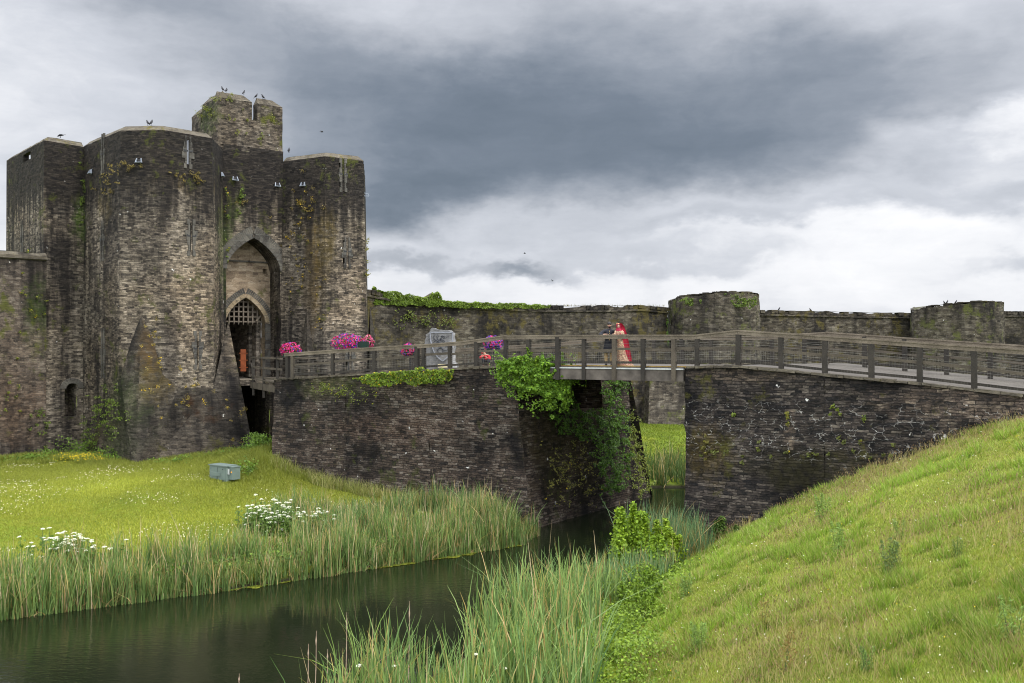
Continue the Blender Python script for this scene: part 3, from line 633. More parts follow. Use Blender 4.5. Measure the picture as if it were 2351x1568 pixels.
i0 = len(fm.v); fm.v += PF_lo.v; fm.f += [tuple(i + i0 for i in f) for f in PF_lo.f]; fm.uv += PF_lo.uv; fm.mi += PF_lo.mi
front = fm.build('front_wall', M_castle, gate); rv.build('arch_reveal', M_castle, front)
# crenels at the top of the front wall
cr = MB(); 
for (a, b) in ((0.05, 1.15), (1.65, Lf)):
    cr.patch(PF_(a, ZT - .25), PF_(b, ZT - .25), PF_(b, ZT + .05), PF_(a, ZT + .05), dv=.2, u0=11); cr.patch(PF_(a, ZT + .05), PF_(b, ZT + .05), PF_(b, ZT + .1, .6), PF_(a, ZT + .1, .6), dv=.3)
cr.face([PF_(0, ZT - .25), PF_(Lf, ZT - .25), PF_(Lf, ZT - .25, .7), PF_(0, ZT - .25, .7)])
cr.build('parapet', M_castle, front)
arch_ring(PF_, uc, half, zsp, rise, .30, .10, 9, M_dress, 'arch_moulding', front, back=.35)
arch_ring(PF_, uc, half + .30, zsp, rise + .30, .42, .02, 26, M_dress, 'arch_stones', front, gap=.16, back=.1)
# recess back wall with the inner arch
iA = PE - 0; inw = -np.array([(PF - PE)[1], -(PF - PE)[0]]) / Lf
RA, RB = PE + inw * 1.6, PF + inw * 1.6
vL, _ = face_uz(520, 700, RA, RB); vR, zr2 = face_uz(609, 728, RA, RB); _, za2 = face_uz(556, 683, RA, RB); vL = max(vL, .0); 
vL = vR - 2 * 1.28; uc2 = (vL + vR) / 2; half2 = (vR - vL) / 2; zs2 = EYE + (HY - 742) / 36.6
bm_ = MB(); rv2 = MB(); hole_u, hole_z = face_uz(607.5, 623, RA, RB)
zc2 = EYE + (HY - 640) / 36.4
PR_ = arch_wall(RA, RB, ZTHR, zc2, uc2, half2, zs2, za2 - zs2, .7, bm_, u0=40, rev=rv2)
bm_.patch(PR_(0, zc2), PR_(Lf, zc2), PR_(Lf, 17.6), PR_(0, 17.6), u0=40, v0=zc2, holes=[(hole_u - .13, hole_u + .13, hole_z - .16, hole_z + .14, .5, False)])
back = bm_.build('recess_wall', M_recess, gate); rv2.build('arch_reveal', M_dressw, back)
ml = MB(); _, zl_ = face_uz(575, 601, RA, RB); ml.box((PR_(Lf / 2, zl_ + .0, -.04)), (Lf, .16, .09), np.column_stack([np.append((PF - PE) / Lf, 0), np.append(inw, 0), (0, 0, 1)])); ml.build('string_course', M_dress, back)
arch_ring(PR_, uc2, half2, zs2, za2 - zs2, .26, .06, 7, M_dressw, 'arch_moulding', back, back=.3)
arch_ring(PR_, uc2, half2 + .26, zs2, za2 - zs2 + .26, .36, .015, 20, M_dress, 'arch_stones', back, gap=.14, back=.1)
jb = MB()
for k in range(7):
    zq = zs2 - .42 - k * .55; jb.box(PR_(vR + .16 + .05 * (k % 2), zq + .14, .0), (.36 + .1 * (k % 2), .12, .52), np.column_stack([np.append((PF - PE) / Lf, 0), np.append(inw, 0), (0, 0, 1)]))
jb.build('jamb', M_dress, back)
# portcullis: wooden bars with pointed feet
pc = MB(); zp0 = EYE + (HY - 741) / 36.2; zp1 = za2 + .15; R3 = np.column_stack([np.append((PF - PE) / Lf, 0), np.append(inw, 0), (0, 0, 1)])
u_ = vL + .1
while u_ < vR - .05:
    pc.box(PR_(u_, (zp0 + zp1) / 2, .45), (.085, .07, zp1 - zp0), R3); b_ = PR_(u_, zp0, .45)
    pc.tube([b_, b_ - np.array([0, 0, .18])], [.05, .004], 4); u_ += .30
z_ = zp0 + .05
while z_ < zp1: pc.box(PR_((vL + vR) / 2, z_, .50), (vR - vL, .06, .08), R3); z_ += .31
pc.bar(PR_(vR - .45, zp0 + .1, .4), PR_(vR - .05, zp0 + .55, .4), .09, .1)
pc.build('portcullis', M_grate, gate)
# passage behind
ps = MB(); D0, D1 = .7, 7.5
ps.patch(PR_(vR, ZTHR, D0), PR_(vR, ZTHR, D1), PR_(vR, 13.0, D1), PR_(vR, 13.0, D0), u0=2); ps.patch(PR_(vL, ZTHR, D1), PR_(vL, ZTHR, D0), PR_(vL, 13.0, D0), PR_(vL, 13.0, D1), u0=9)
ps.patch(PR_(vL, ZTHR, D1), PR_(vR, ZTHR, D1), PR_(vR, 13, D1), PR_(vL, 13, D1), u0=19); ps.face([PR_(vL, 13, D0), PR_(vR, 13, D0), PR_(vR, 13, D1), PR_(vL, 13, D1)])
ps.face([PR_(-.3, ZTHR, -1.6), PR_(Lf, ZTHR, -1.6), PR_(Lf, ZTHR, D1), PR_(-.3, ZTHR, D1)], [(0, 0), (3, 0), (3, 8), (0, 8)])
for k in (0, 1): ps.box(PR_(vR - .12, 8.2, 1.1 + 1.3 * k), (.22, .35, 5.2), R3)
ps.build('gate_passage', M_pass, gate)
dr = MB(); du_, dz_ = face_uz(558, 810, RA + inw * 1.2, RB + inw * 1.2); dr.box(PR_(du_, ZTHR + 1.15, 1.2), (.36, .07, 1.4), R3)
for k in range(3): dr.box(PR_(du_, ZTHR + .7 + k * .45, 1.155), (.56, .03, .05), R3)
dr.build('door', M_door, gate)
# turret behind
T0, T1, T2 = G2(440, 34.5), G2(500, 36.5), G2(648, 35.0); T3 = T0 + T2 - T1
zt = EYE + 593 / 36.5; L12 = np.linalg.norm(T2 - T1); ca, _ = face_uz(578, 260, T1, T2); cb, _ = face_uz(590.5, 260, T1, T2); _, czn = face_uz(584, 276, T1, T2)
tm = MB(); tc_ = MB()
def merl(A, B, ua, ub, z0, z1, u0, end0=.35, end1=.35, th=.7):
    dd2 = np.append((B - A) / np.linalg.norm(B - A), 0); n2 = np.array([dd2[1], -dd2[0], 0]); A3 = np.append(A, 0.); Q = lambda u, z, q=0: A3 + dd2 * u + np.array([0, 0, z]) - n2 * q
    zc = z1 - .42
    tm.patch(Q(ua, z0), Q(ub, z0), Q(ub, zc), Q(ua, zc), u0=u0 + ua, v0=z0); tm.patch(Q(ub, z0, th), Q(ua, z0, th), Q(ua, zc, th), Q(ub, zc, th), u0=u0)
    for uu in (ua, ub): tm.patch(Q(uu, z0), Q(uu, z0, th), Q(uu, zc, th), Q(uu, zc), u0=u0)
    tc_.patch(Q(ua, zc), Q(ub, zc), Q(ub - end1, z1, th * .45), Q(ua + end0, z1, th * .45), dv=.2, u0=u0, amp=.025)
    tc_.patch(Q(ub, zc, th), Q(ua, zc, th), Q(ua + end0, z1, th * .5), Q(ub - end1, z1, th * .5), dv=.2, u0=u0, amp=.0)
    tc_.face([Q(ub, zc), Q(ub, zc, th), Q(ub - end1, z1, th * .5), Q(ub - end1, z1, th * .45)]); tc_.face([Q(ua, zc, th), Q(ua, zc), Q(ua + end0, z1, th * .45), Q(ua + end0, z1, th * .5)])
L01 = np.linalg.norm(T1 - T0)
tm.patch(V2(T0, 12), V2(T1, 12), V2(T1, czn), V2(T0, czn), u0=0, v0=12); tm.patch(V2(T1, 12), V2(T2, 12), V2(T2, czn), V2(T1, czn), u0=L01, v0=12)
tm.patch(V2(T2, 12), V2(T3, 12), V2(T3, czn), V2(T2, czn), u0=9, v0=12); tm.patch(V2(T3, 12), V2(T0, 12), V2(T0, czn), V2(T3, czn), u0=12, v0=12)
tm.face([V2(T0, czn), V2(T1, czn), V2(T2, czn), V2(T3, czn)])
merl(T1, T2, 0, ca, czn, zt, L01, .05, .45); merl(T1, T2, cb, L12, czn, zt - .02, L01, .08, .6)
merl(T0, T1, L01 * .42, L01, czn, zt, 0, .5, .05); merl(T0, T1, 0, L01 * .36, czn, zt - .45, 0, .45, .1)
merl(T2, T3, 0, 2.0, czn, zt - .3, 20)
tur = tm.build('turret', M_turret, gate); tc_.build('coping', M_cope, tur)
# white hoods over the drain holes (on three further spots too)
for x, y, A, B in ((538, 411, PE, PF), (635, 425, PE, PF), (506, 401, PD, PE)):
    u, z = face_uz(x, y, A, B); HOODS.append((A, B, u, z))
for A, B, u, z in HOODS:
    A3 = np.append(A, 0.); dd = np.append((B - A) / np.linalg.norm(B - A), 0); n = np.array([dd[1], -dd[0], 0]); Q = lambda a, b, q: A3 + dd * (u + a * .8) + np.array([0, 0, z + b * .8]) + n * (q * .8 + .05)
    h = MB()
    for sgn in (-1, 1): h.prism([Q(sgn * .18, -.14, .03), Q(sgn * .13, .17, .03), Q(sgn * .13, .17, .10), Q(sgn * .20, -.14, .22)], dd * .03 * sgn)
    h.prism([Q(-.20, -.16, .03), Q(.20, -.16, .03), Q(.20, -.13, .24), Q(-.20, -.13, .24)], (0, 0, .025))
    o = h.build('drain_hood', M_metal, gate)
    bk = MB(); bk.box(Q(0, .0, .012), (.22, .02, .24), np.column_stack([dd, -n, (0, 0, 1)])); bk.build('drain_shade', M_dark, o)  # black plate stands in for the shade under the hood
h = MB(); q = W(841, 446, 37.2)
for a, b in (((-.2, 0, .08), (.1, 0, .05)), ((.1, 0, .05), (.16, 0, -.12)), ((.16, 0, -.12), (-.2, 0, -.1))): h.bar(q + a, q + b, .03, .03)
h.build('drain_bracket', M_metal, gate)
# spurs ------------------------------------------------------
def tri_mesh(mb, tris, u0=0):
    for tr in tris:
        P3 = [np.asarray(p, float) for p in tr]; n = np.cross(P3[1] - P3[0], P3[2] - P3[0]); n /= np.linalg.norm(n)
        hz = np.array([-n[1], n[0], 0]); hz /= (np.linalg.norm(hz) + 1e-9)
        def rec(a, b, c, k):
            if k == 0: mb.face([a, b, c], [(u0 + float(np.dot(p, hz)), float(p[2])) for p in (a, b, c)]); return
            ab, bc, ca_ = [(p + q) / 2 for p, q in ((a, b), (b, c), (c, a))]
            for t_ in ((a, ab, ca_), (ab, b, bc), (ca_, bc, c), (ab, bc, ca_)): rec(*t_, k - 1)
        rec(*P3, 0)
sp = MB()
p1 = W(310, 1062, 43.9); p1[2] = .4; p1g = p1.copy()
p2 = W(592, 1035, 40.6); p2[2] = .4; p3 = W(180, 1050, 40.3); p3[2] = .4
inn_ = lambda p, k=.15: p + np.array([-(p[0]) * 0, 1, 0]) * k
t1 = inn_(W(324, 690, 42.3)); q1 = inn_(W(408, 891, 42.15)); q2 = inn_(W(487, 892, 40.9)); t2 = W(524, 737, 39.3); l1 = inn_(W(235, 930, 40.9)); l0 = inn_(W(193, 1000, 39.5))
p2b = p2 + np.array([-2.6, 3.2, 0])
qc = W(372, 858, 42.56); lb_ = W(277, 868, 42.42)
tri_mesh(sp, [(p1, qc, t1), (p1, q1, qc), (p1, q2, q1), (p1, p2, q2), (p2, t2, q2), (p2, p2b, t2)], 0); tri_mesh(sp, [(p1, t1, lb_), (p1, lb_, l1), (p1, l1, p3), (p3, l1, l0)], 7)
sp.build('spur', M_spur, gate)
def spur(apx, c0, c1, c2, gz=.6):
    m = MB(); A_ = W(*apx); P = [W(*c) for c in (c0, c1, c2)]
    for p in P: p[2] = gz
    tri_mesh(m, [(P[1], A_, P[0]), (P[1], P[2], A_)], 3); m.build('spur', M_spur, gate)
spur((702, 640, 37.3), (650, 1000, 37.2), (712, 1000, 40.5), (778, 1000, 38.2))
spur((849, 700, 36.6), (830, 1000, 37.4), (852, 1000, 39), (905, 1000, 34.5))

# curtain wall left
cw = empty('curtain_wall', (-26, 53, 1.4), 'mottled curtain wall with ledge along its top joining the left side of the gatehouse', 'wall')
CA, CB = G2(-260, 46.5), G2(106, 40.62)
mb = MB(); zt0, zt1 = EYE + 223 / 43.6, EYE + 216 / 40.7
mb.patch(V2(CA, .2), V2(CB, .2), V2(CB, zt1 - .28), V2(CA, zt0 - .28), u0=50, v0=0)
cn = (CB - CA) / np.linalg.norm(CB - CA); cnn = np.array([-cn[1], cn[0]])
mb.build('wall_face', stone('left_wall_rubble', [(.05, .046, .043), (.11, .09, .078), (.17, .14, .12), (.25, .21, .18), (.34, .30, .26)], row=.11, wid=.28, gain=.55, stain=.6, ztop=12.6, zband=1.8, topdark=.8, moss=.34, mossc=(.10, .11, .02), white=.15, streak=.6, seed=2.0, blobs=[
    (wp(40, 940, 42.5), (3.2, 4, 2.6), (-1.25, -1.05, -.9), .6, .7), (wp(60, 720, 42), (.6, 3, 3.0), GRN, .5, 1.4), (wp(15, 800, 42), (2, 3, 2), (-1.3, -1.2, -1.1), .5, .7)]), cw)
l = MB(); l.patch(V2(CA - cnn * .14, zt0 - .30), V2(CB - cnn * .14, zt1 - .30), V2(CB - cnn * .14, zt1 - .12), V2(CA - cnn * .14, zt0 - .12), dv=.2, amp=.02)
l.patch(V2(CA, zt0 - .36), V2(CB, zt1 - .36), V2(CB - cnn * .14, zt1 - .30), V2(CA - cnn * .14, zt0 - .30), dv=.2, amp=.01)
l.patch(V2(CA - cnn * .14, zt0 - .12), V2(CB - cnn * .14, zt1 - .12), V2(CB + cnn * .1, zt1 + .08), V2(CA + cnn * .1, zt0 + .08), dv=.2, amp=.03, topj=.05); l.patch(V2(CA + cnn * .1, zt0 + .08), V2(CB + cnn * .1, zt1 + .08), V2(CB + cnn * 1.2, zt1), V2(CA + cnn * 1.2, zt0), dv=.4, amp=.03)
l.build('ledge', M_cope, cw)

# far curtain walls and towers -------------------------------
def far_wall(name, pts, label, cat, holes=None, mat=M_far, tj=.16, ledge=True):
    """pts: list of (x, ytop, s)"""
    root = empty(name, (W(*pts[0])[0], W(*pts[0])[1], 1.2), label, cat); mb = MB(); u = 60 + pts[0][0] * .03; lg = MB(); 
    for (x0, y0, s0), (x1, y1, s1) in zip(pts[:-1], pts[1:]):
        a, b = W(x0, y0, s0), W(x1, y1, s1); L = np.linalg.norm((b - a)[:2])
        mb.patch((a[0], a[1], .3), (b[0], b[1], .3), b, a, du=.45, dv=.5, u0=u, topj=tj, amp=.05, v0=0, noedge=True); dd = (b - a) / np.linalg.norm(b - a); inn2 = np.array([-dd[1], dd[0], 0]) * .9
        mb.patch(a, b, b + inn2, a + inn2, du=.45, dv=.5, amp=.05, u0=u); u += L
        if ledge: lg.bar(a + (0, 0, -.42) - inn2 * .06, b + (0, 0, -.42) - inn2 * .06, .16, .14)
        n_ = int(L / .55)
        for k in range(n_):     # loose capping stones
            if random.random() < .55:
                p = a + (b - a) * (k + random.random()) / n_; hh_ = random.uniform(.03, .13); lg.box(p + inn2 * .3 + (0, 0, hh_ / 2 - .18), (random.uniform(.3, .6), .8, hh_ + .2), np.column_stack([dd, inn2 / .9, np.cross(dd, inn2 / .9)]))
    mb.build('wall_face', mat, root); lg.build('capping', M_far, root); return root
fw1 = far_wall('curtain_wall', [(838, 664, 34.6), (900, 676, 33.8), (960, 689, 33.0), (980, 684, 32.8), (1001, 672, 32.6), (1008, 690, 32.5), (1100, 696, 31.5), (1250, 702, 30.0), (1400, 702, 28.6), (1465, 700, 28), (1532, 706, 27.4)], 'long ragged curtain wall with ivy top behind the bridge between gatehouse and first round tower', 'wall')
fw2 = far_wall('curtain_wall', [(1728, 711, 26.6), (1850, 714, 26.2), (1980, 717, 25.8), (2108, 719, 25.5)], 'plain curtain wall section between the two low round towers', 'wall')
fw3 = far_wall('curtain_wall', [(2280, 714, 26), (2420, 716, 25.6), (2700, 720, 25)], 'short piece of curtain wall at the right edge beyond the second round tower', 'wall')
def round_tower(name, xc, s, r, ytop_l, ytop_m, ytop_r, label, flare=.0):
    c = G2(xc, s); root = empty(name, (c[0], c[1], 1.2), label, 'tower'); mb = MB(); n = 26
    rs = lambda z: r
    for k in range(n):
        a0 = math.pi + 2 * math.pi * k / n; a1 = math.pi + 2 * math.pi * (k + 1) / n
        def P_(a, lo):
            rr_ = r * (1 + (flare if lo else 0)); x = c[0] + rr_ * math.cos(a); y = c[1] + rr_ * math.sin(a)
            q = (math.cos(a) + 1) / 2; yt = np.interp(q, [0, .08, .5, .95, 1], [ytop_l + 8, ytop_l, ytop_m, ytop_r, ytop_r + 8]); z = EYE + (HY - yt) / s
            return (x, y, .3 if lo else z)
        mb.patch(P_(a0, 1), P_(a1, 1), P_(a1, 0), P_(a0, 0), du=.45, dv=.5, amp=.05, u0=90 + k * 2 * math.pi * r / n, v0=0, topj=.16)
    mb.face([P_(math.pi + 2 * math.pi * k / n, 0) for k in range(n)])
    mb.build('wall_face', M_fart, root)
    cp = MB()
    for k in range(60):
        a = random.uniform(math.pi * .95, math.pi * 2.05); p = np.array(P_(a, 0)); R = np.column_stack([(-math.sin(a), math.cos(a), 0), (math.cos(a), math.sin(a), 0), (0, 0, 1)])
        h_ = random.uniform(.02, .12); cp.box(p - np.array([math.cos(a) * .2, math.sin(a) * .2, 0]) + (0, 0, h_ / 2 - .05), (random.uniform(.25, .55), .4, h_), R)
    cp.build('capping', M_far, root); return root
rt1 = round_tower('round_tower', 1637, 27.2, 3.75, 683, 675, 676, 'low round curtain wall tower with green growth at its top behind the couple', .10)
rt2 = round_tower('round_tower', 2195, 26.6, 3.65, 704, 696, 697, 'low round curtain wall tower with bare top at the right beyond the ramp', .06)
# arrow loop on far wall, and a battered block under the first tower seen through the gap
A_, B_ = G2(1008, 32.5), G2(1100, 31.5); u, z1_ = face_uz(1070, 787, A_, B_); _, z0_ = face_uz(1070, 828, A_, B_)
surrounds(A_, B_, [(u, z0_, z1_, 1, False)], fw1)
bt = MB(); a, b, c_ = W(1484, 960, 28.6), W(1700, 960, 28.4), W(1486, 868, 28.2)
bt.patch((W(1486, 0, 29)[0], W(1486, 0, 29)[1], .3), (W(1760, 0, 29)[0], W(1760, 0, 29)[1], .3), (W(1760, 0, 27.9)[0], W(1760, 0, 27.9)[1], 5.2), (W(1492, 0, 27.9)[0], W(1492, 0, 27.9)[1], 5.2), u0=4)
bt.patch((W(1440, 0, 26.8)[0], W(1440, 0, 26.8)[1], .3), (W(1486, 0, 29)[0], W(1486, 0, 29)[1], .3), (W(1492, 0, 27.9)[0], W(1492, 0, 27.9)[1], 5.2), (W(1446, 0, 26.8)[0], W(1446, 0, 26.8)[1], 5.2), u0=14)
bt.build('spur', M_fart, rt1)

# ================================================================ bridge piers
pier = empty('bridge_pier', (-4, 44, 0), 'long battered stone pier carrying the footbridge between gatehouse and timber span', 'pier')
tl, tr = near(t_near(632), -.05), near(t_near(1181), -.05)
BLn, BRn = G2(618, 46.9), G2(1226, 55.8)
mb = MB(); nseg = 6
ts = np.linspace(t_near(632), t_near(1181), nseg + 1)
for k in range(nseg):
    q0, q1 = k / nseg, (k + 1) / nseg; a, b = near(ts[k], -.05), near(ts[k + 1], -.05); c0, c1 = BLn + (BRn - BLn) * q0, BLn + (BRn - BLn) * q1
    mb.patch(V2(c0, -1), V2(c1, -1), V2(b, zdeck(ts[k + 1]) - .02), V2(a, zdeck(ts[k]) - .02), du=.35, dv=.35, amp=.035, u0=np.linalg.norm(c0 - BLn), v0=-1, lu=np.linalg.norm(c1 - c0))
TFR = tr + ND * 10.4; BFR = G2(1507, 45.6)
ztr = zdeck(ts[-1]) - .02
# curved batter: two bands on the end face
def mid(bt_, tp, q, bow): p = bt_ + (tp - bt_) * q; return p - UD * bow
e0, e1 = V2(BRn, -1), V2(BFR, -1); m0 = np.append(mid(BRn, tr, .5, .18), 3.0); m1 = np.append(mid(BFR, TFR, .55, .45), 3.0)
mb.patch(e0, e1, m1, m0, du=.35, dv=.35, amp=.035, u0=20, v0=-1)
Ltop = np.linalg.norm(m1 - m0)
mb.patch(m0, m1, V2(TFR, ztr), V2(tr, ztr), du=.35, dv=.35, amp=.035, u0=20, v0=3.2, holes=[(2.6, 7.6, 4.6, ztr - .3, 7.0, False)])
lb, ltp = BLn + ND * 11.5, tl + ND * 10.4
mb.patch(V2(lb, -1), V2(BLn, -1), V2(tl, zdeck(ts[0]) - .02), V2(ltp, zdeck(ts[0]) - .02), amp=.035, u0=60, v0=-1)
mb.patch(V2(BFR, -1), V2(lb, -1), V2(ltp, zdeck(ts[0]) - .02), V2(TFR, ztr), amp=.03, du=1, dv=1, u0=70)
mb.build('pier_walls', M_pier, pier)
# rough coping stones along the near edge
cpm = MB(); t = ts[0]
while t < ts[-1] - .6:
    L = random.uniform(.3, .7); a = near(t, 0.08); b = near(t + L - .02, 0.08); cpm.bar((a[0], a[1], zdeck(t) - .03), (b[0], b[1], zdeck(t + L) - .03 + random.uniform(-.015, .015)), random.uniform(.34, .42), random.uniform(.07, .12)); t += L
cpm.build('edge_stones', M_cope, pier)
# paving on top of the pier, span deck and ramp: one strip
def strip(name, t0, t1, mat, dz=0.0, parent=None, o0=0.0, o1=WID):
    m = MB(); tt = np.arange(t0, t1 + .01, .6)
    for a, b in zip(tt[:-1], tt[1:]):
        z0, z1 = zdeck(a) + dz, zdeck(b) + dz; p = [near(a, o0), near(b, o0), far(b) + ND * (o1 - WID), far(a) + ND * (o1 - WID)]
        m.face([V2(p[0], z0), V2(p[1], z1), V2(p[2], z1), V2(p[3], z0)], [(a, 0), (b, 0), (b, 6), (a, 6)])
    return m.build(name, mat, parent)
tSP0, tSP1 = ts[-1] - .2, t_near(1568)
pv = strip('paving', ts[0] - .05, tSP0, M_deck, -.012, pier, .1, 3.6 + WID)
ab = empty('ramp_abutment', (12, 36, 0), 'dark cracked stone abutment wall carrying the ramp on the grass bank', 'wall')
mb = MB(); tA = [t_near(x) for x in (1574, 1630, 1694, 1793, 1893, 2000, 2111, 2236, 2350, 2500, 2700)]
ext = 3.0
uo = 0
for a, b in zip(tA[:-1], tA[1:]):
    mb.patch(V2(near(a, -.12) - UD * 0, -1), V2(near(b, -.12), -1), V2(near(b, -.05), zdeck(b) - .03), V2(near(a, -.05), zdeck(a) - .03), du=.35, dv=.35, amp=.035, u0=uo, v0=-1); uo += b - a
a = tA[0]; mb.patch(V2(near(a, 10), -1), V2(near(a, -.12), -1), V2(near(a, -.05), zdeck(a) - .03), V2(near(a, 10), zdeck(a) - .03), du=.4, dv=.35, amp=.045, u0=40, v0=-1)
tB = tA[-1]; mb.patch(V2(near(tB, 9), -1), V2(near(tA[0], 10), -1), V2(near(tA[0], 10), zdeck(tA[0]) - .1), V2(near(tB, 9), zdeck(tB) - .1), du=1, dv=1, u0=80)
mb.build('abutment_wall', M_abut, ab)
cpm = MB(); t = tA[0] + .1
while t < tB - .6:
    L = random.uniform(.3, .8); o = .05 + .06 * max(0, (t - 24) / 5); a = near(t, o); b = near(t + L - .02, o)
    cpm.bar((a[0], a[1], zdeck(t) - .04), (b[0], b[1], zdeck(t + L) - .04), random.uniform(.40, .52), random.uniform(.06, .11)); t += L
cpm.build('edge_stones', M_cope, ab)
strip('paving', tA[0] - .05, tB - .5, plain('ramp_paving', (.075, .066, .056), .9, .25, 1.5), -.012, ab, .15, WID + 2.0)

# timber and concrete span
spn = empty('bridge_span', (near((tSP0 + tSP1) / 2)[0], near((tSP0 + tSP1) / 2)[1], 5.5), 'concrete beam span with yellow edged deck crossing the moat under the couple', 'bridge')
zS = zdeck((tSP0 + tSP1) / 2)
b_ = MB()
for o in (.12, WID * .5, WID - .1): b_.bar(V2(near(tSP0, o), zS - .33), V2(near(tSP1, o), zS - .33), .22, .42)
b_.build('beam', M_conc, spn)
b_ = MB(); b_.bar(V2(near(tSP0, .04), zS - .085), V2(near(tSP1, .04), zS - .085), .14, .05); b_.build('edge_flange', M_white, spn)
b_ = MB(); b_.bar(V2(near(tSP0, .24), zS + .0), V2(near(tSP1 + .2, .24), zS + .0), .10, .05); b_.build('edge_strip', M_yellow, spn)
b_ = MB(); t = tSP0
while t < tSP1:
    b_.bar(V2(near(t, .06), zS - .035), V2(near(t, 0) + ND * (WID + .2), zS - .035), .135, .05); t += .145
b_.build('deck_boards', M_deck, spn)

# short footbridge from the pier to the gate
g0n = near(DT[0] + 99, 0)
A0 = near(t_near(634), .35); gN = G2(577, 40.2); A1 = near(t_near(634), 3.0) - UD * .2
gF = G2(640, 37.6)
fb = empty('gate_footbridge', (A0[0], A0[1], 5.6), 'short wooden footbridge with cross braces from pier to gate arch', 'footbridge')
zg = 5.72; b_ = MB(); k = 0; nb_ = 26
for k in range(nb_):
    q = (k + .5) / nb_; p = A0 + (gN - A0) * q; r_ = A1 + (gF - A1) * q; b_.bar(V2(p, zg), V2(r_, zg), .25, .05)
b_.build('deck_boards', M_wood, fb)
b_ = MB(); dn_ = (gN - A0) / np.linalg.norm(gN - A0)
b_.bar(V2(A0, zg - .35), V2(gN, zg - .35), .12, .34); b_.bar(V2(A1, zg - .35), V2(gF, zg - .35), .12, .34); b_.build('beam', M_wood, fb)
for (P0, P1) in ((A0, gN), (A1, gF)):
    for q in (.12, .55, .92):
        p = P0 + (P1 - P0) * q; b_ = MB(); b_.box((p[0], p[1], zg + .18), (.13, .13, 2.2)); b_.build('post', M_woodd, fb)
    b_ = MB(); b_.bar(V2(P0, zg + 1.22), V2(P1, zg + 1.22), .12, .08); b_.build('handrail', M_wood, fb)
    b_ = MB(); b_.bar(V2(P0, zg + .68), V2(P1, zg + .68), .05, .10); b_.bar(V2(P0, zg + .15), V2(P1, zg + .15), .05, .10); b_.build('middle_rail', M_wood, fb)
b_ = MB(); p = A0 + (gN - A0) * .92; b_.bar(V2(p, zg - .2), (gN[0], gN[1], zg + .9), .08, .08); b_.build('brace', M_woodd, fb)
# ================================================================ railings
def railing(label, linef, ts_posts, t0, t1, posts_low=False, zr=None, kinks=(), seed=1, wires=True, off=0.0, low=0.0, group=None):
    rr = random.Random(seed); zr = zr or zrail; P = lambda t, z, o=0.0: V2(linef(t) + ND * (off + o), z)
    root = empty('railing', P((t0 + t1) / 2, zdeck((t0 + t1) / 2)), label, 'railing', group)
    for t in ts_posts:
        b = MB(); zb = zdeck(t) - (.55 if tSP0 + .5 < t < tSP1 - .1 and posts_low else .12); wv = rr.uniform(.145, .175)
        b.bar(P(t, zb), P(t + rr.uniform(-.012, .012), zr(t) - .06), wv, wv, up=(UD[0], UD[1], 0)); b.build('post', M_wood if rr.random() < .22 else M_woodd, root)
    nodes = [t0] + sorted([k for k in kinks if t0 < k < t1]) + [t1]; hr = MB()
    for a, b in zip(nodes[:-1], nodes[1:]):
        n_ = max(1, int(round((b - a) / 2.6))); tt = np.linspace(a, b, n_ + 1)
        for p, q in zip(tt[:-1], tt[1:]):
            j = rr.uniform(-.012, .012); hr.bar(P(p, zr(p) + j, -.01), P(q - .015, zr(q) + rr.uniform(-.008, .008), -.01), .20, .055)
            hr.bar(P(p, zr(p) - .085, -.06), P(q - .01, zr(q) - .085, -.06), .05, .12)
    hr.build('handrail', M_woodt, root)
    pp = [t0] + [t for t in ts_posts if t0 < t < t1] + [t1]; mr_ = MB(); lr = MB(); wr = MB()
    for a, b in zip(pp[:-1], pp[1:]):
        if b - a < .4: continue
        za, zb = zdeck(a), zdeck(b); hm = rr.uniform(.60, .66)
        mr_.bar(P(a + .05, za + hm + rr.uniform(-.02, .02)), P(b - .05, zb + hm), .05, rr.uniform(.085, .11)); lr.bar(P(a + .05, za + .14), P(b - .05, zb + .14), .05, .09)
        if wires:
            for h in (.24, .33, .42, .51, .76, .86, .96, 1.05):
                if rr.random() < .9: wr.bar(P(a, za + h + rr.uniform(-.01, .01), -.03), P(b, zb + h + rr.uniform(-.02, .02), -.03), .006, .006)
            n_ = int((b - a) / .09)
            for k in range(1, n_):
                t = a + (b - a) * k / n_; z = za + (zb - za) * k / n_; wr.bar(P(t, z + .1, -.03), P(t, z + .60, -.03), .0024, .0024, up=(UD[0], UD[1], 0))
    mr_.build('middle_rail', M_wood, root); lr.build('bottom_rail', M_woodd, root)
    if wires: wr.build('wire_mesh', M_wire, root)
    return root
tx = lambda xs_: [t_near(x) for x in xs_]
tk1, tk2, tk3 = t_near(1161), t_near(1600), t_near(1694.5)
railing('weathered timber railing on the near side at the left end of the pier', near, tx([660, 672, 764, 859.5, 957]), t_near(655), t_near(966), seed=3)
railing('timber railing rising past the shield stone to the first bend', near, tx([973, 1033, 1094, 1161]), t_near(966), t_near(1161), seed=4)
railing('timber railing with tall posts on the near side of the span before the couple', near, tx([1213, 1280.5, 1340.4, 1410, 1476.5, 1547, 1600]), t_near(1161), t_near(1600), True, kinks=(), seed=5)
railing('long timber railing with wire mesh on the near side of the ramp to the right', near, tx([1694.5, 1793, 1893, 2000, 2111, 2236, 2375, 2530, 2690]), t_near(1600), t_near(2700), kinks=(tk3,), seed=6)
farp = lambda a, b, st: list(np.arange(a, b, st))
railing('far side railing of the left causeway behind the shield stone', far, farp(t_near(700), tk1, 1.75), t_near(690), tk1, seed=7, off=0)
railing('far side railing of the moat span behind the couple', far, farp(tk1 + 1, tk3, 1.35), tk1, tk3, seed=8)
railing('far side railing of the ramp seen through the near railing at right', far, farp(tk3, t_near(2700), 1.5), tk3, t_near(2700), seed=9)
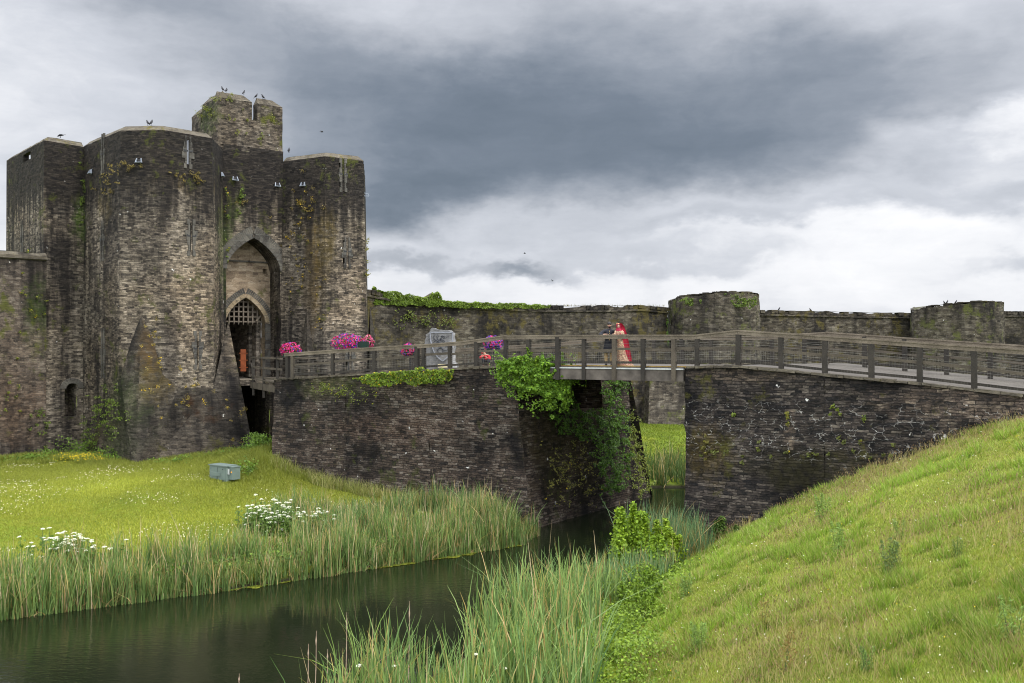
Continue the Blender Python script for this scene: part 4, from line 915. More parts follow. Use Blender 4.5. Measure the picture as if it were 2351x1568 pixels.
# ================================================================ plants
def rgb(n, lo, hi, jit=.15):
    t = RNG.random((n, 1)); c = np.array(lo) * (1 - t) + np.array(hi) * t; return np.clip(c * (1 + RNG.normal(0, jit, (n, 1))), .002, 1)
def infront(X, Y, margin=.0):   # inside the photographed field of view
    return (np.abs(X / np.maximum(Y, .1)) < .56 + margin) & (Y > 2)
# --- bank grass
def scatter(n, x0, x1, y0, y1, keep, power=1.0):
    X = RNG.uniform(x0, x1, n); Y = y0 + (y1 - y0) * RNG.random(n) ** power; k = keep(X, Y); return X[k], Y[k]
def bank_ok(X, Y):
    e = X - XB(Y); return (e > -.3 + .5 * vnoise(X, Y, 1.2, 9)) & (Y < YL(X) - .1) & infront(X, Y, .03) & (Y > 8)
parts = []
X, Y = scatter(1150000, -3, 20, 9, 38, bank_ok, 1.5)
Z = ground(X, Y); n = len(X); patch_ = vnoise(X, Y, 1.6, 4); p2_ = vnoise(X, Y, .45, 5); big = vnoise(X, Y, 5.0, 6); dryn = vnoise(X, Y, 2.6, 14)
h = (.04 + .055 * patch_ + .13 * (p2_ > .62) * (patch_ > .35)) * RNG.uniform(.6, 1.4, n)
c1 = rgb(n, (.175, .235, .03), (.34, .39, .085), .24)
c1 = c1 * (.78 + .45 * patch_[:, None]) * (.85 + .3 * big[:, None]); dry = RNG.random(n) < .18 + .45 * np.clip(dryn - .35, 0, 1)
c1[dry] = rgb(int(dry.sum()), (.30, .25, .10), (.42, .36, .17), .15)
lush = (p2_ > .62) & (patch_ > .35); c1[lush & ~dry] *= np.array([.72, .90, .62])
dst = np.hypot(X, Y); lean = RNG.normal(0, .45, (n, 2))
parts.append(blades(np.stack([X, Y, Z - .01], 1), h, .006 + .0005 * dst, lean, c1, 1))
print('bank blades', n)
# taller seeding stems with brown heads
X, Y = scatter(60000, -3, 20, 9, 36, lambda a, b: bank_ok(a, b) & (vnoise(a, b, 2.6, 14) + .5 * vnoise(a, b, .7, 15) > .72), 1.4)
n = len(X); Z = ground(X, Y); h = RNG.uniform(.16, .42, n); lean = RNG.normal(0, .28, (n, 2))
parts.append(blades(np.stack([X, Y, Z], 1), h, np.full(n, .006) + .00028 * Y, lean, rgb(n, (.26, .25, .08), (.40, .34, .16)), 2))
tip = np.stack([X + lean[:, 0] * h * .95, Y + lean[:, 1] * h * .95, Z + h * .95], 1); hd = rgb(n, (.13, .075, .045), (.28, .20, .11), .2)
parts.append(blades(tip, RNG.uniform(.03, .07, n), np.full(n, .012) + .0004 * Y, lean * 1.5, hd, 1))
tag(soup('bank_grass', *joinsoup(parts), LEAF), 'rough tufted meadow grass covering the sloping bank at right', 'grass', kind='stuff')
# tiny flowers in the bank
X, Y = scatter(2600, -2, 20, 9, 36, bank_ok, 1.3); n = len(X); Z = ground(X, Y)
cc = np.where(RNG.random((n, 1)) < .7, np.array([[.7, .7, .62]]), np.array([[.60, .45, .03]])); P = np.stack([X, Y, Z + RNG.uniform(.05, .16, n)], 1)
tag(soup('clover_flowers', *leaves(P, np.tile((0, 0, 1.), (n, 1)), .022 + .0009 * Y, cc, .6), LEAF), 'tiny white and yellow flowers dotted through the bank grass', 'flowers', kind='stuff')

# --- lawn grass
def lawn_ok(X, Y):
    d = sdist(X, Y); rel = (Y < 54.5 - .0 * X) & ~((Y > YL(X) - .15) & (X > -12.2) & (X < 1.2))
    return (d > .12) & (Y > YC(X)) & rel & infront(X, Y, .02) & (X < 1)
parts = []
X, Y = scatter(760000, -32, 1, 24, 54.5, lawn_ok, .8); n = len(X); Z = ground(X, Y); v = vnoise(X, Y, 2.2, 21); v2 = vnoise(X, Y, 6, 22); d = sdist(X, Y)
nearw = np.clip((Y - 48.5) / 3, 0, 1) * (vnoise(X, Y, 1.5, 23) > .35) + np.clip(2.5 - d, 0, 1) * .8 + np.exp(-(((X + 12.3) / 2.6) ** 2 + ((Y - 47.5) / 3.2) ** 2))
nearw = np.clip(nearw + .6 * ((Y > YL(X) - 1.1) & (X > -12)), 0, 1.2)
h = (.035 + .05 * v + .22 * nearw) * RNG.uniform(.6, 1.4, n)
c = rgb(n, (.195, .235, .024), (.31, .325, .055), .18) * (.75 + .45 * v[:, None]) * (.86 + .28 * v2[:, None]); nw = nearw[:, None].clip(0, 1)
c = c * (1 - .55 * nw) + rgb(n, (.10, .15, .02), (.22, .24, .06), .2) * .55 * nw
parts.append(blades(np.stack([X, Y, Z - .01], 1), h, np.full(n, .034), RNG.normal(0, .45, (n, 2)), c, 1)); print('lawn', n)
X, Y = scatter(9000, -32, 1, 30, 52, lambda a, b: lawn_ok(a, b) & (vnoise(a, b, 2.5, 31) + .4 * vnoise(a, b, .6, 32) > .72)); n = len(X)
parts.append(leaves(np.stack([X, Y, ground(X, Y) + .07], 1), np.tile((0, -.5, 1.), (n, 1)), .06, rgb(n, (.50, .48, .32), (.62, .60, .45), .1), .4))
# long pale grass at the foot of the pier and tufts along the castle foot
X, Y = scatter(60000, -13, 1, 36, 49, lambda a, b: (b > YL(a) - .5 - 1.3 * vnoise(a, b, 1.1, 33)) & (b < YL(a) - .05) & (sdist(a, b) > .5) & (a < -2) & (a > -11.6)); n = len(X)
parts.append(blades(np.stack([X, Y, ground(X, Y)], 1), RNG.uniform(.2, .7, n), np.full(n, .022), RNG.normal(0, .3, (n, 2)), rgb(n, (.13, .18, .03), (.34, .31, .13), .25), 2))
tag(soup('lawn_grass', *joinsoup(parts), LEAF), 'bright yellow green mown lawn with clover between moat and castle', 'grass', kind='stuff')
# lawn beyond the bridge, seen through the gap
X = RNG.uniform(5, 24, 60000); Y = RNG.uniform(53, 84, 60000); n = len(X); v = vnoise(X, Y, 3, 41)
c = rgb(n, (.10, .15, .014), (.18, .225, .03), .14) * (.7 + .5 * v[:, None])
tag(soup('far_lawn_grass', *blades(np.stack([X, Y, ground(X, Y)], 1), RNG.uniform(.04, .12, n), np.full(n, .06), RNG.normal(0, .4, (n, 2)), c, 1), LEAF), 'green grass seen through the gap beyond the bridge', 'grass', kind='stuff')

# --- reeds
def reed_soup(X, Y, Z, H, W_, cg, dead=.12, seedd=0):
    n = len(X); parts = []; nl = 4
    for k in range(nl):       # every plant is a fan of strap leaves
        ln = RNG.normal(0, .065, (n, 2)) * (1 + .45 * k); hh = H * RNG.uniform(.62, 1.0, n); off = RNG.normal(0, .05, (n, 2))
        col = rgb(n, *cg, .16); dd = RNG.random(n) < .07; col[dd] = rgb(int(dd.sum()), (.34, .25, .11), (.50, .38, .18), .12)
        tipc = col.copy(); br = RNG.random(n) < .14; tipc[br] = rgb(int(br.sum()), (.42, .30, .10), (.50, .38, .16), .1)
        bent = RNG.random(n) < .17; ln[bent] *= 2.8
        parts.append(blades(np.stack([X + off[:, 0], Y + off[:, 1], Z], 1), hh, W_ * RNG.uniform(.7, 1.2, n), ln, col * .9, 4, .12 + .0 * k, tipc))
    m = RNG.random(n) < dead; k = int(m.sum())   # pale dead stalks, and broken straw near the water
    parts.append(blades(np.stack([X[m], Y[m], Z[m]], 1), H[m] * RNG.uniform(.5, 1.08, k), W_[m] * .8, RNG.normal(0, .10, (k, 2)), rgb(k, (.38, .29, .17), (.55, .44, .30), .12), 2))
    m = RNG.random(n) < dead * 2.6; k = int(m.sum()); parts.append(blades(np.stack([X[m], Y[m], Z[m]], 1), H[m] * RNG.uniform(.15, .40, k), W_[m] * 1.0, RNG.normal(0, .7, (k, 2)), rgb(k, (.26, .17, .08), (.46, .34, .16), .15), 2))
    return joinsoup([(v, f, c) for v, f, c in parts if f.shape[1] == 4])
SH = np.array([(-24, 17.7), (-14.1, 26.4), (-7.9, 30.1), (.25, 36.3), (.9, 38.2)])
def along(path, n, dlo, dhi, pw=1.0):
    seg = np.diff(path, axis=0); L = np.hypot(*seg.T); cs = np.concatenate([[0], np.cumsum(L)]); t = RNG.random(n) * cs[-1]; i = np.clip(np.searchsorted(cs, t) - 1, 0, len(L) - 1); q = (t - cs[i]) / L[i]
    p = path[i] + seg[i] * q[:, None]; nn = np.stack([-seg[:, 1], seg[:, 0]], 1) / L[:, None]; dd = dlo + (dhi - dlo) * RNG.random(n) ** pw; return p[:, 0] + nn[i, 0] * dd, p[:, 1] + nn[i, 1] * dd, dd, t
X, Y, D, T = along(SH, 7200, -.2, 3.4, 1.25); ex_ = np.interp(T, [0, 22, 28, 36, 40], [2.4, 2.4, 2.6, 3.4, 3.4]); clump = vnoise(T, D, .8, 51); k = (clump + RNG.normal(0, .12, len(X)) > .39) & (D < ex_); X, Y, D, T, clump = [a[k] for a in (X, Y, D, T, clump)]
Hh = (.95 + 1.35 * clump ** 1.3) * (1 - .30 * np.clip(D - 1.2, 0, 2) / 1.6) * RNG.uniform(.6, 1.12, len(X)) * np.where(X < -12, 1.1, 1.0)
wid_ = .038 + .0 * X
rd = reed_soup(X, Y, np.maximum(ground(X, Y), -.15), Hh, wid_, ((.065, .13, .035), (.22, .32, .10)), .42)
tag(soup('reed_bed', *rd, LEAF), 'dense band of green reeds and pale dead stalks along the far bank of the moat', 'reeds', kind='stuff')
X, Y, D, T = along(SH, 4200, -.12, .9, 1.0); n = len(X)
rd = reed_soup(X, Y, np.maximum(ground(X, Y), -.1), RNG.uniform(.25, .95, n), np.full(n, .028), ((.06, .12, .03), (.20, .29, .09)), .12)
tag(soup('shore_sedge', *rd, LEAF), 'short green sedge and broken straw right at the far waterline', 'sedge', kind='stuff')
# tall clumps in front of the pier foot
X, Y, D, T = along(np.array([(-8.8, 33.2), (-3.5, 35.2), (-.5, 37.0), (.6, 38.0)]), 2100, .3, 4.6); k = (Y < YL(X) - .3) & (vnoise(X, Y, .9, 53) > .40); X, Y = X[k], Y[k]; n = len(X)
rd = reed_soup(X, Y, ground(X, Y), (.5 + 1.5 * vnoise(X, Y, 1.1, 54)) * RNG.uniform(.7, 1.2, n), np.full(n, .036), ((.06, .12, .04), (.20, .30, .10)), .34)
tag(soup('tall_reeds', *rd, LEAF), 'taller reed clumps standing against the foot of the bridge pier', 'reeds', kind='stuff')
# low green weeds between the reeds
X, Y, D, T = along(SH, 26000, .2, 2.6); n = len(X); Z = ground(X, Y) + RNG.uniform(.05, .75, n) * (1 - D / 4) * (.4 + vnoise(T, D, 1.1, 55))
wd1 = leaves(np.stack([X, Y, Z], 1), np.tile((0, -.4, 1.), (n, 1)), RNG.uniform(.05, .12, n), rgb(n, (.055, .11, .015), (.14, .22, .03), .2), .8)
tag(soup('waterside_weeds', *wd1, LEAF), 'low leafy green weeds filling in between the far bank reeds', 'weeds', kind='stuff')
# green scum at the water's edge
X, Y, D, T = along(SH[1:4], 9000, -.75, .15, .6); k = (-D) < -.05 + .95 * (vnoise(T, T * 0, 2.4, 57) ** 2.2) * (vnoise(T, D, .35, 58) + .2); X, Y, T = X[k], Y[k], T[k]; n = len(X)
tag(soup('duckweed', *leaves(np.stack([X, Y, np.full(n, .012)], 1), np.tile((0, 0, 1.), (n, 1)), .12, rgb(n, (.12, .14, .015), (.24, .26, .03), .15), .08, 1.0), LEAF), 'yellow green duckweed fringe floating along the reeds', 'duckweed', kind='stuff')
# near bank reeds
def strip_pts(n, y0, y1, pw=1.0):
    Y = y0 + (y1 - y0) * RNG.random(n) ** pw; xe = np.interp(Y, [8, 14, 20.4, 26.2, 34.2, 36.2], [-5.6, -4.1, -2.7, .8, 5.2, 6.9]); xb = XB(Y); return xe, xb, Y
xe, xb, Y = strip_pts(1350, 12.5, 28.5, .9); q = RNG.random(len(Y)); X = xe + .0 + (xb - .35 - xe) * q; cl_ = vnoise(X, Y, 1.3, 61); k = cl_ + RNG.normal(0, .12, len(X)) > .45; X, Y, q, cl_ = X[k], Y[k], q[k], cl_[k]
Hh = (1.65 + .95 * cl_) * RNG.uniform(.70, 1.15, len(X)) * np.interp(Y, [12, 16, 22, 28], [.85, 1.05, 1.05, .85]); 
rd = reed_soup(X, Y, np.maximum(ground(X, Y), -.2), Hh, np.full(len(X), .047), ((.08, .16, .05), (.27, .38, .13)), .06)
tag(soup('near_reeds', *rd, LEAF), 'tall fresh green bulrush blades on the near bank in the foreground', 'reeds', kind='stuff')
xe, xb, Y = strip_pts(700, 28, 36, 1.); X = xe + (xb + .3 - xe) * RNG.random(len(Y)); k = X < 6.9; X, Y = X[k], Y[k]
rd = reed_soup(X, Y, np.maximum(ground(X, Y), -.2), RNG.uniform(.8, 1.5, len(X)), np.full(len(X), .034), ((.08, .16, .07), (.20, .32, .14)), .04)
X, Y, D, T = along(np.array([(6.0, 37.5), (9.5, 41.5)]), 200, -1.2, .5); k = (np.abs((X - 7) * 0) < 1) ; n = len(X)
n = 480
rd2 = reed_soup(RNG.uniform(4.0, 6.8, n), RNG.uniform(32.0, 36.2, n), np.full(n, 0.), RNG.uniform(1.3, 2.3, n), np.full(n, .036), ((.07, .15, .07), (.18, .29, .13)), .04)
tag(soup('channel_reeds', *joinsoup([rd, rd2]), LEAF), 'bluish green reeds crowding the near bank below the abutment corner', 'reeds', kind='stuff')
n = 620; X = RNG.uniform(7.5, 13.5, n); Y = 51.2 + RNG.uniform(0, 4.5, n); rd = reed_soup(X, Y, ground(X, Y), RNG.uniform(.9, 2.0, n), np.full(n, .04), ((.05, .10, .03), (.12, .18, .06)), .1)
tag(soup('far_reeds', *rd, LEAF), 'reeds on the far channel bank seen through the gap in the bridge', 'reeds', kind='stuff')
# leafy undergrowth between near reeds and grass slope
Yv = 10 + 22 * RNG.random(52000) ** .9; Xv = XB(Yv) + RNG.normal(-.35, .55, len(Yv)); k = (vnoise(Xv, Yv, 1.0, 71) > .28) & (sdist(Xv, Yv) > -.3); Xv, Yv = Xv[k], Yv[k]; n = len(Xv)
Zv = ground(Xv, Yv) + RNG.random(n) ** 1.3 * (.15 + .85 * vnoise(Xv, Yv, 1.3, 72) ** 1.5)
tag(soup('undergrowth', *leaves(np.stack([Xv, Yv, Zv], 1), np.tile((0, -.4, 1.), (n, 1)), RNG.uniform(.035, .075, n) + .0008 * Yv, rgb(n, (.09, .16, .014), (.22, .32, .03), .22), .8), LEAF), 'leafy green undergrowth along the foot of the grass slope', 'undergrowth', kind='stuff')

# --- shrubs standing on their own by the reeds
def shrub(x, y, z, h, r, nl, lo, hi, label, cat='shrub', name='leafy_shrub', size=.09, narrow=1.0, group=None, stemc=(.09, .07, .04)):
    root = empty(name, (x, y, z), label, cat, group); st = MB(); P = []
    for k in range(max(4, int(r * 14))):
        a = random.uniform(0, 6.28); rr_ = r * random.random() ** .6; top = np.array([x + rr_ * math.cos(a), y + rr_ * math.sin(a), z + h * (1 - .55 * (rr_ / r) ** 1.5) * random.uniform(.75, 1.05)]); b = np.array([x + rr_ * .25 * math.cos(a), y + rr_ * .25 * math.sin(a), z - .05])
        m = (b + top) / 2 + np.array([.3 * rr_ * math.cos(a), .3 * rr_ * math.sin(a), 0]); st.tube([b, m, top], [.012, .008, .003], 5)
        kk = nl // max(4, int(r * 14)); q = RNG.random(kk) ** .75
        pp = np.where(q[:, None] < .5, b + (m - b) * q[:, None] * 2, m + (top - m) * (q[:, None] * 2 - 1)); P.append(pp + RNG.normal(0, 1, (kk, 3)) * (np.array([.15, .15, .11]) * narrow * (1.15 - q[:, None])))
    P = np.concatenate(P); n = len(P); st.build('stem', plain('stem_' + name, stemc, .8, .2), root)
    nn = P - np.array([x, y, z]); nn /= np.linalg.norm(nn, axis=1, keepdims=True); o = soup('foliage', *leaves(P, nn * .6 + (0, -.1, .5), RNG.uniform(.6, 1.2, n) * size, rgb(n, lo, hi, .2), .7), LEAF)
    o.parent = root; o.matrix_parent_inverse = Matrix.Translation(root.location).inverted(); return root
def gz(x, y): return float(ground(np.array([x]), np.array([y]))[0])
def at(x, s): p = G2(x, s); return float(p[0]), float(p[1]), gz(p[0], p[1])
x, y, z = at(1460, 71); shrub(x, y, z - .1, 3.0, 1.05, 15000, (.11, .20, .012), (.26, .38, .03), 'bright green alder like shrub rising from the reeds below the ivy wall', size=.12, narrow=1.5)
x, y, z = at(1515, 70); shrub(x, y, z, 1.8, .95, 8000, (.12, .20, .012), (.27, .38, .03), 'low bright shrub with yellow flowers right of the tall alder shrub', size=.11, narrow=1.4)
x, y, z = at(1478, 84); shrub(x, y, z - .1, 1.45, .75, 3600, (.09, .17, .014), (.20, .30, .03), 'rounded leafy bush at the slope foot among near reeds', size=.08)
x, y, z = at(1465, 92); shrub(x, y, z - .1, 1.2, .7, 3000, (.10, .18, .014), (.22, .32, .035), 'small soft leaved bush lowest beside the foreground reeds', size=.07)
x, y, z = at(1668, 66.2); shrub(x, y, z - .1, .95, .5, 2200, (.04, .08, .012), (.10, .16, .03), 'dark green bush against the foot of the abutment wall', size=.09)
# --- weeds on the slope
def weed(xp, yp, hpx, label, lo=(.12, .20, .04), hi=(.22, .33, .08), nst=5, group='tall weeds standing on the bank'):
    r = ray(xp, yp); t = 5.0                                             # walk along the measured direction to the ground
    while t < 60:
        p = CAMP + r * t
        if p[2] < gz(p[0], p[1]): break
        t += .1
    p = CAMP + r * t; h = hpx * p[1] / F; root = empty('thistle_weed', (p[0], p[1], gz(p[0], p[1])), label, 'weed', group); st = MB(); P = []; A = []; 
    for k in range(nst):
        a = random.uniform(0, 6.28); b = np.array([p[0] + .05 * h * math.cos(a), p[1] + .05 * h * math.sin(a), p[2] - .06]); top = b + np.array([.16 * h * math.cos(a), .16 * h * math.sin(a), h * random.uniform(.7, 1.0)])
        st.tube([b, (b + top) / 2, top], [.006, .005, .002], 4); kk = 150; q = RNG.random(kk); pp = b + (top - b) * q[:, None]; an = RNG.uniform(0, 6.28, kk); L_ = h * .24 * (1.15 - q) * RNG.uniform(.2, 1, kk)
        P.append(pp + np.stack([np.cos(an) * L_, np.sin(an) * L_, L_ * .55], 1)); A.append(np.stack([np.cos(an) * .3, np.sin(an) * .3, np.ones(kk)], 1))
    P = np.concatenate(P); A = np.concatenate(A); n = len(P); st.build('stem', M_stemg, root)
    o = soup('foliage', *leaves(P, A, RNG.uniform(.05, .09, n) * max(h, .3) * 1.3, rgb(n, lo, hi, .2), .9, .22), LEAF); o.parent = root; o.matrix_parent_inverse = Matrix.Translation(root.location).inverted()
M_stemg = plain('weed_stem', (.08, .12, .04), .8, .2)
weed(1605, 1500, 90, 'tallest dark thistle like weed near the bottom, right of the foreground reeds'); weed(1925, 1275, 85, 'bluish green weed alone on the middle of the slope', nst=4)
weed(2040, 1320, 95, 'broad pale weed clump on the slope right of the middle weed', (.08, .13, .04), (.16, .22, .07)); weed(2325, 1480, 120, 'tall grey green weed at the right edge of the bank', nst=4)
weed(1575, 1370, 60, 'small weed near the slope foot below the bushes', (.07, .13, .03)); weed(1888, 1200, 75, 'feathery weed on the slope below the abutment foot'); weed(2200, 1280, 55, 'short tuft of weed high on the right slope', (.09, .15, .03), (.18, .25, .05))
weed(2065, 1240, 62, 'thin upright weed halfway up the right slope', nst=3); weed(1730, 1150, 70, 'leafy weed next to the abutment wall foot at left'); weed(1990, 1540, 70, 'dark weed low at the bottom of the bank', (.04, .10, .02)); weed(1795, 1540, 110, 'reddish dock stalk near the bottom of the bank', (.20, .12, .04), (.26, .22, .06), nst=2)
weed(1745, 1450, 90, 'orange brown dock stalk left of the reddish one', (.20, .13, .04), (.26, .25, .06), nst=2)
# --- white umbel flowers
def umbels(label, spots, hlo, hhi, s, r=.06, name='hemlock_clump'):
    x0, y0, z0 = at(spots[0][0], s); root = empty(name, (x0, y0, z0), label, 'wildflowers', 'white umbel flower clumps by the moat'); st = MB(); P = []; G_ = []
    for (px, py) in spots:
        ss = s + random.uniform(-1.2, 1.2); p = W(px, py, ss); b = np.array([p[0] + random.uniform(-.1, .1), p[1] + .05, gz(p[0], p[1])]); st.tube([b, (b + p) / 2 + (.02, 0, 0), p], [.012, .009, .006], 4)
        n = 34; a = RNG.uniform(0, 6.28, n); q = RNG.random(n) ** .5 * r * random.uniform(.7, 1.3); P.append(p + np.stack([np.cos(a) * q, np.sin(a) * q, .45 * r * (1 - (q / r) ** 2)], 1))
        n = 26; G_.append(b + (p - b) * RNG.uniform(.15, .92, (n, 1)) + RNG.normal(0, .07, (n, 3)))
    P = np.concatenate(P); G_ = np.concatenate(G_); st.build('stem', M_stemg, root)
    for nm, PP, sz, lo, hi in (('flower_heads', P, .034, (.62, .64, .55), (.82, .82, .74)), ('foliage', G_, .10, (.06, .12, .02), (.14, .22, .04))):
        n = len(PP); o = soup(nm, *leaves(PP, np.tile((0, -.4, 1.), (n, 1)), sz, rgb(n, lo, hi, .08), .35 if nm[1] == 'l' else .8, .9), LEAF); o.parent = root; o.matrix_parent_inverse = Matrix.Translation(root.location).inverted()
R_ = random.Random(5)
umbels('large patch of white umbel flowers behind the reeds in the middle left', [(R_.gauss(640, 42), R_.gauss(1183, 15)) for _ in range(130)] + [(R_.uniform(560, 770), R_.uniform(1170, 1215)) for _ in range(40)], 1, 1.4, 62, .075)
umbels('smaller patch of white umbel flowers at the far left among reeds', [(R_.gauss(155, 38), R_.gauss(1248, 17)) for _ in range(95)], 1, 1.4, 74, .07)
for q_, (xx, yy_, lab) in enumerate(((905, 1530, 'white umbel flower in the foreground reeds, left of the lone seeding stalk'), (825, 1528, 'leftmost white umbel flower at the bottom edge beside the dead stalks'), (1160, 1535, 'largest white umbel flower low in the middle of the foreground reeds'), (1092, 1503, 'small white umbel flower left of the largest foreground one'))):
    umbels(lab, [(xx, yy_)], 1, 1, 118, .055, 'umbel_flower')
umbels('white daisies on the bank beside the abutment wall', [(R_.gauss(1912, 18), R_.gauss(1130, 8)) for _ in range(26)], 1, 1, 66, .03, 'daisy_clump')
# foreground dead stalks
for k, (xp, yb, yt, s) in enumerate(((726, 1600, 1448, 108), (796, 1600, 1405, 106), (549, 1620, 1546, 112), (708, 1600, 1478, 110), (940, 1500, 1380, 104), (752, 1600, 1490, 108))):
    b, t_ = W(xp - 4, yb, s), W(xp, yt, s); b[2] = -.1; m = MB(); m.tube([b, (b + t_) / 2 + (.01, 0, 0), t_], [.011, .009, .004], 5); m.tube([lerp(b, t_, .80), lerp(b, t_, .86), lerp(b, t_, .93)], [.006, .017, .006], 5)
    o = m.build('dead_stalk', plain('straw', (.36, .26, .20), .8, .2) if k == 0 else bpy.data.materials['straw']); tag(o, ['pale dead stalk left of the tallest one in the foreground water', 'tallest bare dead stalk standing in the foreground water', 'leftmost short dead stalk tip at the bottom edge', 'thin dead stalk just left of the pale one', 'brown seeding stalk leaning over the foreground reeds', 'short dead stalk between the two tall ones'][k], 'stalk', 'dead stalks in the foreground')

# ================================================================ ivy and creepers
def ivy(name, label, poly, p0, n, cnt, bulge, size, lo, hi, cat='ivy', clump=.5, dark=None, jit=.5, flowers=0, parent=None, sparse=0.0):
    """poly in photo pixels laid on the plane p0,n; leaves stand off it by a lumpy thickness"""
    n = np.asarray(n, float); n /= np.linalg.norm(n); q = sample_poly(poly, cnt)
    edge = np.stack([vnoise(q[:, 0], q[:, 1], 9, 81) - .5, vnoise(q[:, 0], q[:, 1], 9, 82) - .5], 1) * 22 * jit; q = q + edge
    if sparse:
        cen = np.mean(poly, 0); ext = np.ptp(np.array(poly), axis=0) / 2; rad = np.hypot(*((q - cen) / ext).T); kk = vnoise(q[:, 0], q[:, 1], 13, 87) * .6 + vnoise(q[:, 0], q[:, 1], 5, 88) * .4 + RNG.normal(0, .05, cnt) > sparse + .35 * (rad - .6); q = q[kk]; cnt = len(q)
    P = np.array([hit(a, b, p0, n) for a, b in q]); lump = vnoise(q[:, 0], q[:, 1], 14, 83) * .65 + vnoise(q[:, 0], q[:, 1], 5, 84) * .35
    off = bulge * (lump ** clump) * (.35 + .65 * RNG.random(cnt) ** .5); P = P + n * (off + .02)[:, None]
    c = rgb(cnt, lo, hi, .2) * (.7 + .55 * lump[:, None])  # hollows between lumps darkened, shade put into the leaf colour
    if flowers: m = RNG.random(cnt) < flowers; c[m] = (.55, .40, .02)
    v, f, cc = leaves(P, np.tile(n * .7 + np.array([0, 0, .5]), (cnt, 1)), RNG.uniform(.7, 1.3, cnt) * size, c, .55, .8)
    o = soup(name, v, f, cc, LEAF)
    return tag(o, label, cat) if not parent else o
nf = np.array([BRn[1] - BLn[1], -(BRn[0] - BLn[0]), 0]); nf /= np.linalg.norm(nf); pf = V2(tr, 6)
EN = -np.append(UD, 0) * -1; EN = np.append(UD, 0) + np.array([0, 0, .15]); pe = V2(tr, 6.4)
EN2 = np.append(UD, 0) + np.array([0, 0, .19]); pe = V2(lerp(tr, BRn, .0), ztr)
ivy('creeper', 'bright lime green creeper bulging over the pier corner under the railing', [(1145, 842), (1165, 825), (1200, 822), (1232, 830), (1262, 826), (1300, 836), (1312, 848), (1306, 875), (1298, 898), (1280, 912), (1240, 908), (1212, 900), (1195, 888), (1170, 876), (1150, 862)], V2(near(t_near(1230), -.35), 5.5), -np.append(ND, 0) * .9 + np.append(UD, 0) * .5 + (0, 0, .15), 24000, .6, .085, (.04, .11, .008), (.17, .29, .02), 'creeper', 2.0, jit=1.3)
crp = [o for o in bpy.data.objects if o.name.startswith('creeper') and o.parent is None and o.type == 'MESH'][0]
tr1 = ivy('trailing_shoots', None, [(1125, 846), (1150, 815), (1215, 812), (1300, 822), (1330, 846), (1322, 885), (1314, 930), (1285, 960), (1235, 950), (1200, 925), (1170, 900), (1140, 872)], V2(near(t_near(1230), -.12), 5.5), -np.append(ND, 0) * .9 + np.append(UD, 0) * .5 + (0, 0, .15), 6500, .35, .075, (.05, .12, .008), (.18, .30, .02), 'creeper', 1.0, jit=2.2, sparse=.34, parent=True)
tr1.parent = crp
ivy('ivy', 'dark green ivy hanging down the shaded end face of the pier', [(1215, 925), (1305, 905), (1305, 935), (1340, 950), (1385, 945), (1380, 905), (1392, 868), (1430, 868), (1434, 890), (1418, 940), (1432, 1000), (1440, 1080), (1420, 1140), (1375, 1150), (1370, 1080), (1350, 1010), (1290, 985), (1225, 950)], pe, EN2, 13500, .42, .095, (.035, .085, .012), (.12, .23, .03), 'ivy', .8, jit=1.6, sparse=.30)
ivy('ivy', 'olive green growth spreading thinly on the far edge of the pier end', [(1435, 930), (1455, 960), (1470, 1010), (1492, 1080), (1500, 1140), (1455, 1140), (1430, 1080), (1425, 1000)], pe + np.array([0, 0, -.0]), EN2, 3800, .22, .075, (.10, .14, .02), (.24, .28, .05), 'ivy', .8, jit=1.4, sparse=.36)
ivy('ivy', 'thin mossy growth on the lower part of the pier end face', [(1240, 1000), (1350, 1010), (1370, 1080), (1375, 1150), (1330, 1160), (1260, 1160), (1240, 1080)], pe, EN2, 2600, .12, .075, (.09, .10, .02), (.22, .21, .05), 'ivy', .8, flowers=.02, jit=2.0, sparse=.5)
ivy('ivy', 'mat of ivy with yellow flowers hanging over the pier edge below the shield stone', [(808, 868), (860, 858), (900, 853), (930, 852), (960, 846), (1000, 848), (1046, 848), (1040, 872), (1000, 880), (960, 884), (930, 876), (890, 886), (860, 888), (840, 876)], pf + np.array([0, 0, 0]), nf, 5200, .28, .08, (.07, .13, .012), (.20, .28, .025), 'ivy', .8, flowers=.045, jit=.5)
ivy('ivy', 'sparse trailing growth on the upper left of the pier face', [(700, 880), (790, 885), (800, 905), (870, 900), (860, 925), (740, 905)], pf, nf, 650, .08, .07, (.08, .11, .015), (.18, .22, .03), 'ivy', .8, flowers=.06, jit=2, sparse=.4)
fa, fb_ = G2(860, 34.2), G2(1250, 30.0); fn = np.array([(fb_ - fa)[1], -(fb_ - fa)[0], 0])
ivy('ivy', 'thick ivy along the ragged top of the long curtain wall', [(850, 658), (880, 668), (930, 676), (975, 684), (1001, 668), (1012, 688), (1060, 694), (1150, 696), (1260, 702), (1255, 709), (1100, 708), (1040, 706), (960, 702), (900, 700), (853, 702)], (fa[0], fa[1], 10), fn, 9500, .35, .13, (.07, .12, .012), (.17, .24, .03), 'ivy', .9, jit=.3)
ivy('ivy', 'small ivy tuft on the curtain wall top above the railing bend', [(1345, 702), (1420, 706), (1435, 710), (1350, 711)], (fa[0], fa[1], 10), fn, 700, .3, .12, (.06, .13, .012), (.14, .24, .03), 'ivy', .9, jit=.3)
ivy('ivy', 'scattered green growth on the face of the long curtain wall', [(880, 715), (1010, 712), (1060, 735), (1000, 760), (900, 745)], (fa[0], fa[1], 10), fn, 900, .12, .12, (.06, .08, .015), (.14, .17, .03), 'ivy', .9, jit=2.5, sparse=.45)
tcx, tcy = G2(1637, 27.2); tn = np.array([-tcx, -tcy, 0]) / math.hypot(tcx, tcy)
